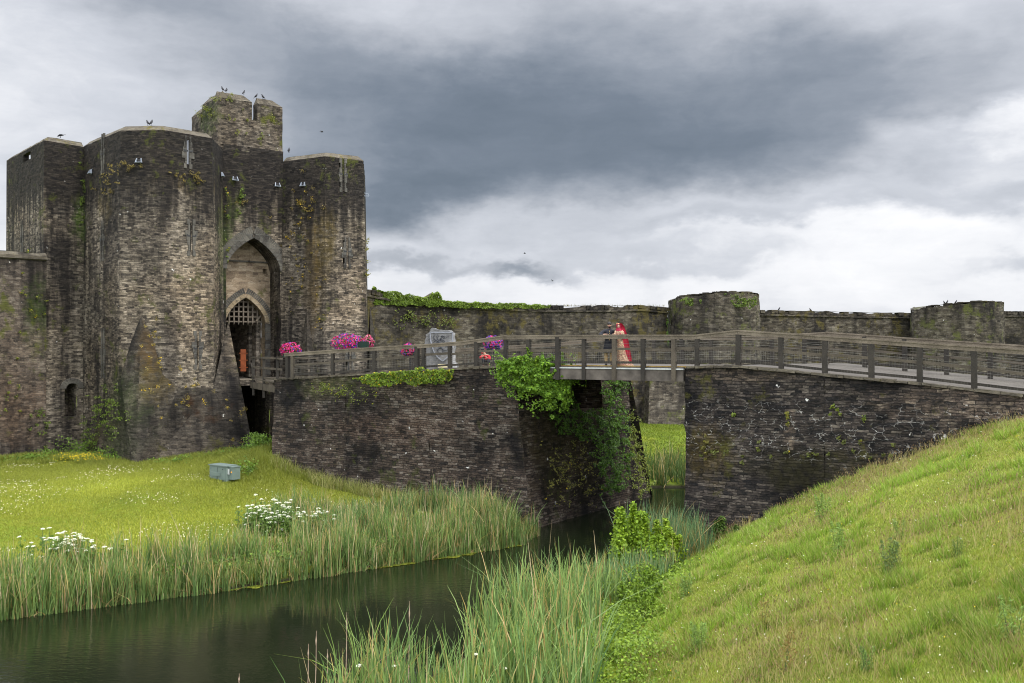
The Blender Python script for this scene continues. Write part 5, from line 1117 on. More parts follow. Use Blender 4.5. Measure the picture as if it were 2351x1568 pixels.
ivy('ivy', 'green growth along the upper face of the first round tower', [(1560, 690), (1620, 680), (1735, 682), (1735, 700), (1690, 708), (1620, 696), (1565, 700)], (tcx + tn[0] * 3.2, tcy + tn[1] * 3.2, 8), tn, 2300, .5, .13, (.06, .10, .015), (.14, .19, .03), 'ivy', .9, jit=.8)
ivy('ivy', 'narrow upright ivy strand left of the first round tower', [(1526, 730), (1534, 728), (1536, 790), (1529, 790)], (tcx - 3.9, tcy - .5, 8), tn, 420, .25, .13, (.05, .10, .015), (.12, .19, .03), 'ivy', .9)
spn_t = near(t_near(1236), -.1)
shrub(spn_t[0], spn_t[1], zdeck(t_near(1236)) - .15, .75, .16, 500, (.10, .20, .012), (.26, .40, .03), 'upright green sprig growing out of the creeper in front of the railing', 'sprig', 'creeper_sprig', .07, .5)
# tufts growing on the castle walls: parts of the gatehouse that one could not count
def tuft_spots(name, specs, parent_label):
    """specs: (x, y, rx, ry, A, B, count, lo, hi, flower)"""
    parts = []
    for (x, y, rx, ry, A, B, cnt, lo, hi, fl) in specs:
        n = np.array([(B - A)[1], -(B - A)[0], 0.0]); n /= np.linalg.norm(n)
        k = max(1, cnt // 22); cx_ = RNG.normal(x, rx * .5, k); cy_ = RNG.normal(y, ry * .5, k)
        for a, b in zip(cx_, cy_):
            m = 22; sg_ = RNG.uniform(.8, 2.6); q = np.stack([RNG.normal(a, sg_, m), RNG.normal(b, sg_ * 1.2, m)], 1); P = np.array([hit(u, v, (A[0], A[1], 0), n) for u, v in q]) + n * RNG.uniform(.03, .28, (m, 1))
            c = rgb(m, lo, hi, .2)
            if fl: mm = RNG.random(m) < fl; c[mm] = (.60, .40, .015)
            parts.append(leaves(P, np.tile(n * .6 + (0, 0, .6), (m, 1)), RNG.uniform(.04, .11, m), c, .6, .7))
    o = soup(name, *joinsoup(parts), LEAF); return tag(o, parent_label, 'wall plants', kind='stuff')
gl, gh = (.06, .10, .012), (.15, .21, .03); ol, oh = (.10, .08, .02), (.22, .17, .05)
S2a, S2b = p1[:2], p2[:2]; S3a = p3[:2]
tuft_spots('wall_plants', [
    (190, 450, 10, 90, PL1, PA, 420, gl, gh, 0), (300, 385, 50, 16, PB, PC, 260, ol, oh, 0), (250, 410, 25, 40, PA, PB, 320, ol, oh, 0), (445, 408, 45, 16, PC, PD, 360, ol, oh, .02),
    (548, 450, 12, 30, PE, PF, 260, gl, gh, 0), (520, 560, 6, 90, PE, PF, 260, gl, gh, .08), (560, 470, 60, 40, PE, PF, 160, ol, oh, .05),
    (690, 560, 35, 150, PF, PG, 1000, ol, oh, .07), (740, 700, 12, 90, PF, PG, 340, ol, oh, .12), (700, 480, 30, 25, PF, PG, 330, ol, oh, .05), (845, 560, 3, 90, PH, PH + np.array([.5, -.1]), 200, (.12, .12, .02), (.22, .2, .04), 0),
    (250, 950, 40, 70, S3a, S2a, 1500, gl, gh, 0), (205, 1000, 18, 40, S3a, S2a, 500, gl, gh, 0), (350, 790, 22, 50, S2a, S2b, 300, ol, oh, .08), (410, 900, 90, 70, S2a, S2b, 520, ol, oh, .10), (540, 960, 30, 60, S2a, S2b, 260, ol, oh, .08),
    (500, 230, 30, 10, T1, T2, 260, gl, (.2, .2, .03), 0), (560, 290, 60, 40, T1, T2, 300, gl, (.2, .2, .03), 0), (475, 255, 20, 22, T0, T1, 340, gl, (.2, .2, .03), 0),
    (60, 700, 40, 90, CA, CB, 300, gl, (.2, .2, .03), .03), (100, 970, 30, 50, CA, CB, 340, gl, gh, 0), (25, 900, 30, 100, CA, CB, 200, gl, (.2, .2, .03), 0)],
    'scattered green and ochre tufts growing on the gatehouse walls')
tuft_spots('wall_plants', [(1620 + 60 * k, 1035 + 12 * math.sin(k * 2.1), 30, 30, near(16), near(20), 66, (.06, .07, .015), (.13, .15, .03), .01) for k in range(8)] + [(1810, 950, 6, 16, near(16), near(20), 90, gl, (.3, .25, .05), 0), (1920, 935, 22, 22, near(16), near(20), 110, gl, (.25, .28, .04), 0), (1690, 955, 8, 8, near(16), near(20), 60, gl, (.2, .24, .04), 0), (1990, 962, 10, 8, near(16), near(20), 60, gl, (.2, .24, .04), 0),
    (1625, 1000, 8, 60, near(16), near(20), 160, ol, (.2, .2, .04), 0)], 'small clumps of moss and weeds scattered over the abutment wall')
# weeds along the foot of the castle
parts = []
for (x, s, w_, hh_, cnt) in ((185, 41, 60, 1.1, 900), (250, 42.6, 60, .7, 600), (60, 43, 80, .45, 700), (110, 42, 30, .6, 400), (400, 43.6, 60, .45, 500), (500, 42.5, 60, .5, 500), (600, 45, 40, 1.1, 900), (585, 43, 30, .9, 700), (545, 48.3, 24, .5, 260), (572, 48.6, 18, .9, 300)):
    px_ = RNG.normal(x, w_ * .4, cnt); X = (px_ - CX) / s; Y = F / s + RNG.normal(0, .3, cnt); Z = ground(X, Y) + RNG.random(cnt) ** 1.4 * hh_ * (.4 + .8 * vnoise(X, Y, .6, 91))
    parts.append(leaves(np.stack([X, Y, Z], 1), np.tile((0, -.6, .8), (cnt, 1)), RNG.uniform(.07, .13, cnt), rgb(cnt, (.06, .12, .012), (.15, .24, .03), .2), .7))
X = RNG.uniform(-22, -19.4, 160) - 2.2; Y = np.full(160, 51.0) + RNG.normal(0, .5, 160); parts.append(leaves(np.stack([X, Y, ground(X, Y) + RNG.uniform(.2, .5, 160)], 1), np.tile((0, -1, .5), (160, 1)), .07, rgb(160, (.5, .38, .01), (.6, .45, .02)), .4))
tag(soup('castle_foot_weeds', *joinsoup(parts), LEAF), 'tall green weeds growing along the foot of the castle walls', 'weeds', kind='stuff')
# grass plumes on the far wall tops
X, Y, Z = [], [], []
for k in range(500):
    px_ = random.uniform(1010, 1530); s = float(np.interp(px_, [1008, 1250, 1532], [32.5, 30, 27.4])); p = W(px_, 700, s); X.append(p[0]); Y.append(p[1] + .4); Z.append(p[2] - .1)
n = len(X); tag(soup('wall_top_grass', *blades(np.array([X, Y, Z]).T, RNG.uniform(.1, .4, n) ** 1.4, np.full(n, .03), RNG.normal(0, .2, (n, 2)), rgb(n, (.12, .12, .05), (.25, .22, .1)), 2), LEAF), 'thin grass growing on top of the long curtain wall', 'grass', kind='stuff')
# ================================================================ things on the bridge
def skin(name, V, E, R, mat, parent, sub=2, root=0):
    me = bpy.data.meshes.new(name + '_cage'); me.from_pydata([tuple(map(float, v)) for v in V], E, []); me.update(); o = bpy.data.objects.new(name + '_cage', me); COL.objects.link(o)
    m = o.modifiers.new('s', 'SKIN'); m.branch_smoothing = .6; m.use_smooth_shade = True
    for i, r in enumerate(R):
        sv = me.skin_vertices[0].data[i]; sv.radius = r if hasattr(r, '__len__') else (r, r); sv.use_root = (i == root)
    ss = o.modifiers.new('d', 'SUBSURF'); ss.levels = sub; ss.render_levels = sub
    dg = bpy.context.evaluated_depsgraph_get(); dg.update(); ev = o.evaluated_get(dg); m2 = bpy.data.meshes.new_from_object(ev)
    bpy.data.objects.remove(o); bpy.data.meshes.remove(me); m2.name = name; m2.materials.clear()
    return link(name, m2, mat, parent, True)
def onface(me_mb, secs, n=20, cap=False, mi=0, uvs=1.0):
    """loft of elliptical sections (cx, cy, z, rx, ry)"""
    rings = [[np.array([cx + rx * math.cos(2 * math.pi * k / n), cy + ry * math.sin(2 * math.pi * k / n), z]) for k in range(n)] for cx, cy, z, rx, ry in secs]
    for i in range(len(rings) - 1):
        for k in range(n):
            k2 = (k + 1) % n; me_mb.face([rings[i][k], rings[i][k2], rings[i + 1][k2], rings[i + 1][k]], [(k / n, secs[i][2]), ((k + 1) / n, secs[i][2]), ((k + 1) / n, secs[i + 1][2]), (k / n, secs[i + 1][2])], mi)
    if cap: me_mb.face(rings[0][::-1], mi=mi); me_mb.face(rings[-1], mi=mi)
M_skin = plain('skin', (.36, .21, .145), .5, .08, 6, .35); M_hair = plain('black_hair', (.012, .010, .010), .55, .3, 30); M_navy = plain('black_coat_cloth', (.009, .010, .016), .75, .3, 9)
M_khaki = plain('khaki_cloth', (.30, .21, .10), .8, .2, 10); M_gold = plain('gold_button', (.70, .48, .18), .35, .1, 5, .5, .6); M_red = plain('red_veil_cloth', (.36, .010, .035), .6, .25, 7); M_mar = plain('maroon_scarf', (.26, .006, .035), .6, .2, 9)
M_redj = plain('red_jacket_cloth', (.33, .012, .022), .7, .2, 8); M_shoe = plain('black_shoe', (.012, .011, .011), .4, .2, 8); M_eye = plain('eye_dark', (.02, .012, .01), .3, .1, 5); M_lip = plain('lip', (.42, .09, .09), .5, .1, 5)
M_gown, g = newmat('embroidered_gown'); P = g.n('ShaderNodeNewGeometry').outputs['Position']
v1 = g.n('ShaderNodeTexVoronoi', {'feature': 'F1'}, Vector=g.v('MULTIPLY', P, (1, 1, .7)), Scale=15.0); n1 = g.noise(P, 22.0, 3, .6); zz = g.sep(P)[2]
gcol = g.ramp(n1, [(.38, (.12, .05, .03)), (.5, (.24, .14, .08)), (.62, (.40, .28, .17))]); red = g.m('MULTIPLY', g.mr(v1.outputs[0], .34, .18), g.mr(g.sep(v1.outputs['Color'])[0], .45, .55))
gcol = g.mix(g.m('MULTIPLY', red, .9), gcol, (.22, .02, .03)); gcol = g.mix(g.mr(g.m('ADD', zz, g.m('MULTIPLY', n1, .5)), 7.35, 6.9, 0, .45), gcol, g.mix(g.mr(n1, .46, .54), gcol, (.20, .05, .05)))
finish(g, gcol, .55, n1, .4, .01, .4)
def face_bits(root, c, r, yaw=0.0, brow=True, mouth=True):
    cy, sy = math.cos(yaw), math.sin(yaw); Q = lambda x, y, z: c + np.array([x * cy - y * sy, x * sy + y * cy, z])
    e = MB()
    for s_ in (-1, 1): e.sphere(Q(s_ * .032, -r * .93, .012), (.012, .007, .006), 8, 5)
    e.build('eyes', M_eye, root, True)
    if brow:
        b = MB()
        for s_ in (-1, 1): b.tube([Q(s_ * .014, -r * .97, .034), Q(s_ * .034, -r * .95, .040), Q(s_ * .052, -r * .82, .030)], [.0045, .005, .003], 5)
        b.build('eyebrows', M_hair, root, True)
    if mouth: m = MB(); m.sphere(Q(0, -r * .93, -.052), (.022, .008, .007), 8, 5); m.build('lips', M_lip, root, True)
# ---- groom
def locp(x, off, dz=0.0):
    t = t_near(x)
    for _ in range(6):
        p = near(t, off); k = (x - CX) / F; t += (k * p[1] - p[0]) * .8
    p = near(t, off); return np.array([p[0], p[1], zdeck(t) + dz]), t
O, tg = locp(1397, .42, .0)
L_ = lambda x, y, z: O + np.array([x, y, z])
gm = empty('person', O, 'man in long black coat with gold buttons and khaki trousers leaning on the rail', 'person')
hnd = L_(-.13, -.34, 1.235)
V = [L_(0, 0, .90), L_(0, 0, 1.08), L_(0, -.01, 1.27), L_(.0, 0, 1.40), L_(.015, -.01, 1.47), L_(.02, -.025, 1.535), L_(.025, -.02, 1.60), L_(.025, -.01, 1.655),
     L_(-.17, 0, 1.365), L_(-.385, -.17, 1.205), L_(-.20, -.31, 1.225), hnd,
     L_(.17, .02, 1.365), L_(.27, .13, 1.12), L_(.38, .05, 1.02), L_(.43, -.01, 1.0),
     L_(-.09, 0, .86), L_(-.10, -.01, .47), L_(-.10, .02, .08), L_(-.11, -.12, .035), L_(.09, 0, .86), L_(.10, -.02, .47), L_(.10, .0, .08), L_(.12, -.14, .035)]
E = [(0, 1), (1, 2), (2, 3), (3, 4), (4, 5), (5, 6), (6, 7), (3, 8), (8, 9), (9, 10), (10, 11), (3, 12), (12, 13), (13, 14), (14, 15), (0, 16), (16, 17), (17, 18), (18, 19), (0, 20), (20, 21), (21, 22), (22, 23)]
R = [.10, .09, .09, .05, .046, .066, .080, .066, .058, .043, .030, .034, .058, .043, .03, .032, .085, .058, .038, .032, .085, .058, .038, .032]
for f in range(4):      # fingers resting along the rail, then the thumb
    i = len(V); b = hnd + np.array([.012 + .004 * f, -.030 + .020 * f, .004]); k = (.062, .072, .068, .052)[f]
    V += [b, b + np.array([k * .6, -.012 + .004 * f, .003]), b + np.array([k, -.016 + .004 * f, -.014])]; E += [(11, i), (i, i + 1), (i + 1, i + 2)]; R += [.010, .009, .007]
i = len(V); V += [hnd + np.array([-.005, -.045, .0]), hnd + np.array([.02, -.065, -.004])]; E += [(11, i), (i, i + 1)]; R += [.011, .009]
skin('body', V, E, R, M_skin, gm)
hc = L_(.025, -.02, 1.60); nb_ = MB(); nb_.sphere(hc + (.003, -.082, -.018), (.012, .016, .02), 8, 6)
for s_ in (-1, 1): nb_.sphere(hc + (s_ * .080, .0, -.008), (.012, .018, .028), 8, 6)
nb_.build('nose_and_ears', M_skin, gm, True)
face_bits(gm, hc, .084)
hr = MB(); hr.sphere(hc + (.0, .018, .045), (.090, .094, .076), 16, 10); 
for k in range(26): a = random.uniform(0, 6.28); q = random.uniform(.2, .9); hr.sphere(hc + np.array([.07 * q * math.cos(a), .02 + .07 * q * math.sin(a), .085 + .02 * (1 - q)]), (.022, .022, .018), 6, 4)
hr.build('hair', M_hair, gm, True)
bd = MB(); bd.sphere(hc + (.0, -.030, -.078), (.060, .050, .040), 14, 8); bd.sphere(hc + (-.055, -.015, -.045), (.018, .04, .04), 8, 6); bd.sphere(hc + (.055, -.015, -.045), (.018, .04, .04), 8, 6); bd.tube([hc + (-.028, -.082, -.040), hc + (0, -.09, -.034), hc + (.028, -.082, -.040)], .006, 5); bd.build('beard', M_hair, gm, True)
CV = V[:4] + V[8:11] + V[12:15]; CVv = [CV[0], CV[1], CV[2], CV[3], CV[4], CV[5], lerp(CV[5], CV[6], .88), CV[7], CV[8], lerp(CV[8], CV[9], .9)]
CVv.append(L_(.012, -.005, 1.455)); coat = skin('coat', CVv, [(0, 1), (1, 2), (2, 3), (3, 4), (4, 5), (5, 6), (3, 7), (7, 8), (8, 9), (3, 10)], [(.17, .155), (.165, .14), (.185, .15), .125, .095, .068, .054, .095, .068, .053, .062], M_navy, gm)
sk = MB(); onface(sk, [(O[0], O[1], O[2] + 1.02, .155, .125), (O[0], O[1], O[2] + .86, .18, .145), (O[0] - .01, O[1], O[2] + .70, .20, .155), (O[0] - .015, O[1], O[2] + .52, .215, .165), (O[0] - .015, O[1], O[2] + .515, .19, .14)], 20); sk.build('coat_skirt', M_navy, coat, True)
for k in range(5): b = MB(); b.sphere(L_(.012, -.158 + .004 * k, 1.36 - .085 * k), (.013, .008, .013), 8, 6); b.build('button', M_gold, coat, True)
cl = MB(); onface(cl, [(hc[0] - .01, O[1] - .005, O[2] + 1.42, .075, .07), (hc[0] - .008, O[1] - .01, O[2] + 1.475, .064, .062)], 14); cl.build('collar', M_navy, coat, True)
tr_ = MB()
for s_, kx in ((-1, .0), (1, .0)): onface(tr_, [(O[0] + s_ * .09, O[1], O[2] + .72, .095, .10), (O[0] + s_ * .10, O[1] - .01, O[2] + .47, .075, .08), (O[0] + s_ * .10, O[1] + .01, O[2] + .10, .055, .06)], 12)
tr_.build('trousers', M_khaki, gm, True)
for s_ in (-1, 1): sh = MB(); sh.sphere(L_(s_ * .11, -.06, .045), (.05, .14, .05), 12, 8); sh.build('shoe', M_shoe, gm, True)
# ---- bride
Ob, tb_ = locp(1421, .46, .0); B_ = lambda x, y, z: Ob + np.array([x, y, z])
br = empty('person', Ob, 'woman in beige embroidered gown with a long red veil and maroon headscarf', 'person')
V = [B_(0, 0, .95), B_(0, 0, 1.12), B_(-.01, 0, 1.28), B_(-.01, 0, 1.38), B_(-.02, -.01, 1.44), B_(-.03, -.03, 1.50), B_(-.035, -.03, 1.56), B_(-.03, -.015, 1.615), B_(-.15, .0, 1.345), B_(-.19, -.12, 1.16), B_(-.19, -.32, 1.225), B_(-.25, -.37, 1.235), B_(.14, .0, 1.345), B_(.20, -.03, 1.10), B_(.10, -.20, 1.08), B_(.04, -.24, 1.08), B_(-.07, 0, .5), B_(-.07, 0, .08), B_(.07, 0, .5), B_(.07, 0, .08)]
E = [(0, 1), (1, 2), (2, 3), (3, 4), (4, 5), (5, 6), (6, 7), (3, 8), (8, 9), (9, 10), (10, 11), (3, 12), (12, 13), (13, 14), (14, 15), (0, 16), (16, 17), (0, 18), (18, 19)]; R = [.11, .095, .11, .06, .045, .056, .072, .060, .045, .036, .026, .024, .045, .036, .026, .024, .07, .035, .07, .035]
for bi in (11, 15):
    for f in range(4):
        i = len(V); b = V[bi] + np.array([-.008, -.012 + .008 * f, .010 - .010 * f]); V += [b, b + np.array([-.032, -.006, .0]), b + np.array([-.055 + .006 * abs(f - 1), -.008, -.012])]; E += [(bi, i), (i, i + 1), (i + 1, i + 2)]; R += [.008, .007, .006]
    i = len(V); V += [V[bi] + np.array([0, -.03, .01]), V[bi] + np.array([-.022, -.045, .012])]; E += [(bi, i), (i, i + 1)]; R += [.009, .007]
skin('body', V, E, R, plain('fair_skin', (.45, .28, .21), .5, .08, 6), br)
hb = B_(-.035, -.03, 1.56); face_bits(br, hb, .074); nn_ = MB(); nn_.sphere(hb + (0, -.074, -.014), (.009, .013, .016), 8, 6); nn_.build('nose', bpy.data.materials['fair_skin'], br, True)
gw = MB(); S_ = [(-.01, 0, 1.40, .085, .07), (-.01, 0, 1.34, .155, .105), (0, 0, 1.22, .155, .12), (.0, 0, 1.06, .125, .105), (.005, 0, .98, .14, .12), (.02, 0, .75, .175, .16), (.045, 0, .45, .23, .21), (.09, .01, .18, .30, .27), (.16, .02, .02, .42, .34)]
n = 40; rings = []
for (cx_, cy_, z, rx, ry) in S_:
    rings.append([B_(cx_ + rx * (1 + (.05 * math.sin(9 * a) * max(0, (1.0 - z)))) * math.cos(a), cy_ + ry * (1 + (.05 * math.sin(9 * a) * max(0, 1.0 - z))) * math.sin(a), z) for a in [2 * math.pi * k / n for k in range(n)]])
for i in range(len(rings) - 1):
    for k in range(n): gw.face([rings[i][k], rings[i][(k + 1) % n], rings[i + 1][(k + 1) % n], rings[i + 1][k]])
gwo = gw.build('gown', M_gown, br, True)
skin('sleeve', [V[8] + (.02, 0, .0), V[9], lerp(V[9], V[10], .85)], [(0, 1), (1, 2)], [.062, .052, .042], M_gown, br); skin('sleeve', [V[12] + (-.02, 0, 0), V[13], lerp(V[13], V[14], .85)], [(0, 1), (1, 2)], [.062, .052, .042], M_gown, br)
fl_ = MB()
for (x_, z_) in ((-.09, 1.22), (.03, 1.25), (.11, 1.20), (-.02, 1.10)): fl_.sphere(B_(x_, -.118, z_), (.026, .014, .026), 9, 6)
fl_.build('embroidered_roses', M_mar, gwo, True)
sc_ = MB(); nu, nv = 20, 14     # headscarf: shell open at the face
for i in range(nu):
    for j in range(nv):
        def Q(i_, j_):
            a = 2 * math.pi * i_ / nu; b = math.pi * j_ / nv; x = .088 * math.sin(b) * math.sin(a); y = .092 * math.sin(b) * math.cos(a); return hb + np.array([x, y + .012, .105 * math.cos(b) + .005])
        c = (Q(i, j) + Q(i + 1, j + 1)) / 2 - hb
        if c[1] < -.045 and abs(c[0]) < .058 and -.075 < c[2] < .07: continue
        sc_.face([Q(i, j), Q(i, j + 1), Q(i + 1, j + 1), Q(i + 1, j)])
onface(sc_, [(hb[0], hb[1] + .012, hb[2] - .07, .076, .078), (hb[0] + .0, hb[1] + .02, hb[2] - .115, .085, .08), (hb[0] + .02, hb[1] + .03, hb[2] - .19, .13, .10)], 20)
sc_.build('headscarf', M_mar, br, True)
ve = MB(); ed = MB(); prof = [(0, .11, -.02, .07), (.10, .09, .02, .10), (.20, -.02, .06, .12), (.30, -.14, .09, .13), (.5, -.32, .13, .15), (.75, -.60, .17, .17), (.95, -.95, .22, .18), (1.0, -1.28, .28, .18), (1, -1.40, .30, .16)]
pv_ = None
for (_, dz_, dx_, wv) in prof:
    row = []
    for k in range(9):
        q = k / 8; a = -1.05 + 2.3 * q; row.append(hb + np.array([dx_ + wv * math.sin(a) * 1.15 + (.02 if dz_ > .05 else .05), .03 + wv * .75 * (1 - math.cos(a)) * -.2 + .10 * (1 if dz_ < .0 else .3) - .13 * abs(a) * (.55 if a < 0 else .3), dz_]) + np.array([0, .012 * math.sin(k * 2.2), 0]))
    if pv_:
        for k in range(8): ve.face([pv_[k], pv_[k + 1], row[k + 1], row[k]])
        ed.tube([pv_[0], row[0]], .010, 5)
    pv_ = row
veo = ve.build('veil', M_red, br, True); ed.build('veil_trim', M_gold, veo, True)
hm = MB(); hm.sphere(hb + (0, -.055, .078), (.035, .02, .015), 8, 6); hm.build('head_jewel', M_gold, br, True)
# ---- person in red crouching
Oc, tc2 = locp(1114, 1.9, .0); C_ = lambda x, y, z: Oc + np.array([x, y, z])
cp_ = empty('person', Oc, 'person in red jacket and dark cap crouching behind the railing at the first bend', 'person')
V = [C_(.05, .0, .26), C_(.03, -.02, .42), C_(-.02, -.04, .54), C_(-.06, -.06, .62), C_(-.10, -.08, .68), C_(-.13, -.09, .74), C_(.16, -.05, .50), C_(.20, -.16, .34), C_(.06, -.24, .42), C_(-.0, -.27, .48), C_(-.16, -.06, .50), C_(-.26, -.12, .38), C_(-.14, -.24, .45), C_(-.08, -.27, .50), C_(.12, -.10, .22), C_(.14, -.26, .34), C_(.14, -.20, .05), C_(.14, -.30, .03), C_(-.04, -.08, .22), C_(-.10, -.26, .34), C_(-.10, -.16, .05), C_(-.11, -.27, .03)]
E = [(0, 1), (1, 2), (2, 3), (3, 4), (4, 5), (2, 6), (6, 7), (7, 8), (8, 9), (2, 10), (10, 11), (11, 12), (12, 13), (0, 14), (14, 15), (15, 16), (16, 17), (0, 18), (18, 19), (19, 20), (20, 21)]
R = [.08, .08, .07, .045, .072, .07, .05, .04, .03, .03, .05, .04, .03, .03, .085, .06, .04, .035, .085, .06, .04, .035]
for bi in (9, 13):
    for f in range(4): i = len(V); b = V[bi] + np.array([0, -.01, .015 - .011 * f]); V += [b, b + np.array([0.01, -.035, .0]), b + np.array([.02, -.05, -.008])]; E += [(bi, i), (i, i + 1), (i + 1, i + 2)]; R += [.009, .008, .007]
    i = len(V); V += [V[bi] + np.array([.02, -.01, .02])]; E += [(bi, i)]; R += [.009]
skin('body', V, E, R, M_skin, cp_)
skin('jacket', [V[0] + (0, 0, .02), V[1], V[2], V[6], V[7], V[8], V[10], V[11], V[12]], [(0, 1), (1, 2), (2, 3), (3, 4), (4, 5), (2, 6), (6, 7), (7, 8)], [.13, .14, .13, .075, .06, .045, .075, .06, .045], M_redj, cp_)
skin('trousers', [V[0], V[14], V[15], lerp(V[15], V[16], .85), V[18], V[19], lerp(V[19], V[20], .85)], [(0, 1), (1, 2), (2, 3), (0, 4), (4, 5), (5, 6)], [.12, .10, .075, .055, .10, .075, .055], M_navy, cp_)
m = MB(); m.sphere(C_(-.13, -.085, .78), (.088, .092, .055), 14, 8); m.sphere(C_(-.15, -.17, .755), (.06, .06, .012), 10, 5); m.build('cap', M_navy, cp_, True)
face_bits(cp_, C_(-.115, -.085, .70), .076, 0, True, True); hd_ = MB(); onface(hd_, [(Oc[0] - .09, Oc[1] - .02, Oc[2] + .60, .10, .09), (Oc[0] - .11, Oc[1] - .03, Oc[2] + .70, .098, .085), (Oc[0] - .12, Oc[1] - .04, Oc[2] + .77, .085, .07)], 14); hd_.build('hood', M_redj, cp_, True)
for x_ in (.14, -.105): sh = MB(); sh.sphere(C_(x_, -.25, .04), (.045, .12, .045), 10, 6); sh.build('shoe', M_shoe, cp_, True)
# ================================================================ shield stone
sx0, sx1 = 974.6, 1037; ss = 48.6; q0 = W(sx0, 846, ss); q1_ = W(sx1, 846, ss); zb_ = q0[2] - .06
ucx = (q0[0] + q1_[0]) / 2; yy = q0[1]
rkm = stone('shield_rock', [(.20, .205, .22), (.30, .31, .33), (.42, .43, .45), (.50, .49, .46)], row=5, wid=5, mortar=(.3, .3, .3), stain=.35, stainc=(.10, .10, .11), bstr=.5, gain=.42, contrast=.7)
slab = empty('shield_stone', (ucx, yy, zb_), 'upright grey carved rock slab bearing a shield with a rampant beast', 'sculpture')
Pz = lambda x, y, d=0.0: W(x, y, ss) + np.array([0, d, 0])
out_ = [(974.6, 848), (975.5, 810), (973.5, 790), (976, 775), (977, 768), (985, 763), (991, 752.6), (1000, 756), (1006, 756.5), (1012, 758.6), (1020, 757.6), (1029, 758), (1034, 762.5), (1038.5, 764), (1039, 800), (1039.5, 830), (1044, 836), (1046, 848)]
mb = MB(); mb.prism([Pz(x, y) for x, y in out_][::-1], (0.1, .55, 0)); sl_o = mb.build('slab', rkm, slab)
bm = bmesh.new(); bm.from_mesh(sl_o.data); bmesh.ops.triangulate(bm, faces=[f for f in bm.faces if len(f.verts) > 4]); bmesh.ops.subdivide_edges(bm, edges=bm.edges, cuts=3, use_grid_fill=True)
bmesh.ops.remove_doubles(bm, verts=bm.verts, dist=.001)
for v in bm.verts:
    if v.co.y > yy + .02 or True: j = hashj(v.co, .035); v.co.x += j[0]; v.co.y += abs(j[1]) * .6
bm.to_mesh(sl_o.data); bm.free()
shp = [(987.5, 763), (1039, 763), (1039, 788), (1037, 800), (1033, 812), (1027, 820), (1015.7, 829.0), (1004, 819), (997, 809), (991, 793), (988, 778)]
mb = MB(); mb.prism([Pz(x, y, -.06) for x, y in shp][::-1], (0, .075, 0)); sho = mb.build('shield', rkm, slab)
fr = MB(); P3 = [Pz(x, y, -.065) for x, y in shp]
for a, b in zip(P3, P3[1:] + P3[:1]): fr.bar(a, b, .05, .045, up=(0, 1, 0))
fr.build('shield_rim', plain('shield_rim', (.19, .20, .225), .8, .25, 6), sho)
rl = MB(); K = lambda x, y: Pz(1100 * .8393 + x * .0749, 880 * .8393 + y * .0749, -.075)
for pts, r in (([(1230, 470), (1180, 520), (1130, 600), (1150, 700), (1200, 790), (1250, 850), (1290, 900)], [.02, .03, .045, .05, .045, .04, .02]), ([(1180, 450), (1230, 430), (1280, 450), (1300, 480), (1250, 500)], [.02, .03, .025, .012, .015]), ([(1280, 450), (1310, 430)], .01), ([(1250, 500), (1290, 510)], .01),
    ([(1180, 540), (1260, 560), (1320, 620)], [.03, .02, .01]), ([(1180, 560), (1250, 620), (1300, 690)], [.03, .02, .01]), ([(1200, 790), (1130, 810), (1080, 860), (1040, 840)], [.04, .03, .02, .012]), ([(1080, 860), (1060, 920)], .012), ([(1080, 860), (1110, 930)], .012),
    ([(1250, 850), (1240, 940), (1180, 1010), (1160, 1000)], [.04, .03, .018, .012]), ([(1240, 940), (1290, 990), (1310, 1010)], [.02, .015, .01]), ([(1270, 860), (1370, 880), (1420, 800), (1350, 730), (1320, 790)], [.02, .02, .02, .016, .01]),
    ([(1130, 580), (1080, 520), (1060, 430), (1090, 400)], [.03, .02, .015, .01]), ([(1110, 600), (1020, 560), (960, 480), (970, 410)], [.03, .02, .015, .01]), ([(1060, 560), (980, 600), (950, 650)], [.02, .015, .01]), ([(960, 480), (930, 500)], .012), ([(1000, 440), (1010, 390)], .012), ([(1080, 470), (1140, 430)], .012), ([(980, 540), (940, 560)], .012), ([(1100, 630), (1040, 640)], .014),
    ([(1290, 520), (1380, 470), (1450, 420)], [.01, .008, .004]), ([(1300, 480), (1370, 430)], .006)):
    rl.tube([K(x, y) for x, y in pts], r, 6)
rl.build('beast_relief', plain('relief_grey', (.045, .048, .056), .8, .3, 9), sho)
for k, (xa, xb_, ya, yb) in enumerate(((1018, 1026, 836, 841.5),)):
    pass
pl_ = MB(); a = W(1005, 843.5, 51.5); b = W(1026.5, 836, 51.5); pl_.box(((a[0] + b[0]) / 2, a[1], (a[2] + b[2]) / 2), (b[0] - a[0], .04, b[2] - a[2])); pl_.box(((a[0] + b[0]) / 2, a[1] + .06, a[2] - .12), (.05, .05, .3))
tag(pl_.build('information_plate', plain('cream_plate', (.72, .62, .36), .5, .06, 3)), 'cream information plate at the foot of the shield stone', 'sign')
mr2 = MB(); p_, _t = locp(985, .35); q_, _t2 = locp(1150, .35)
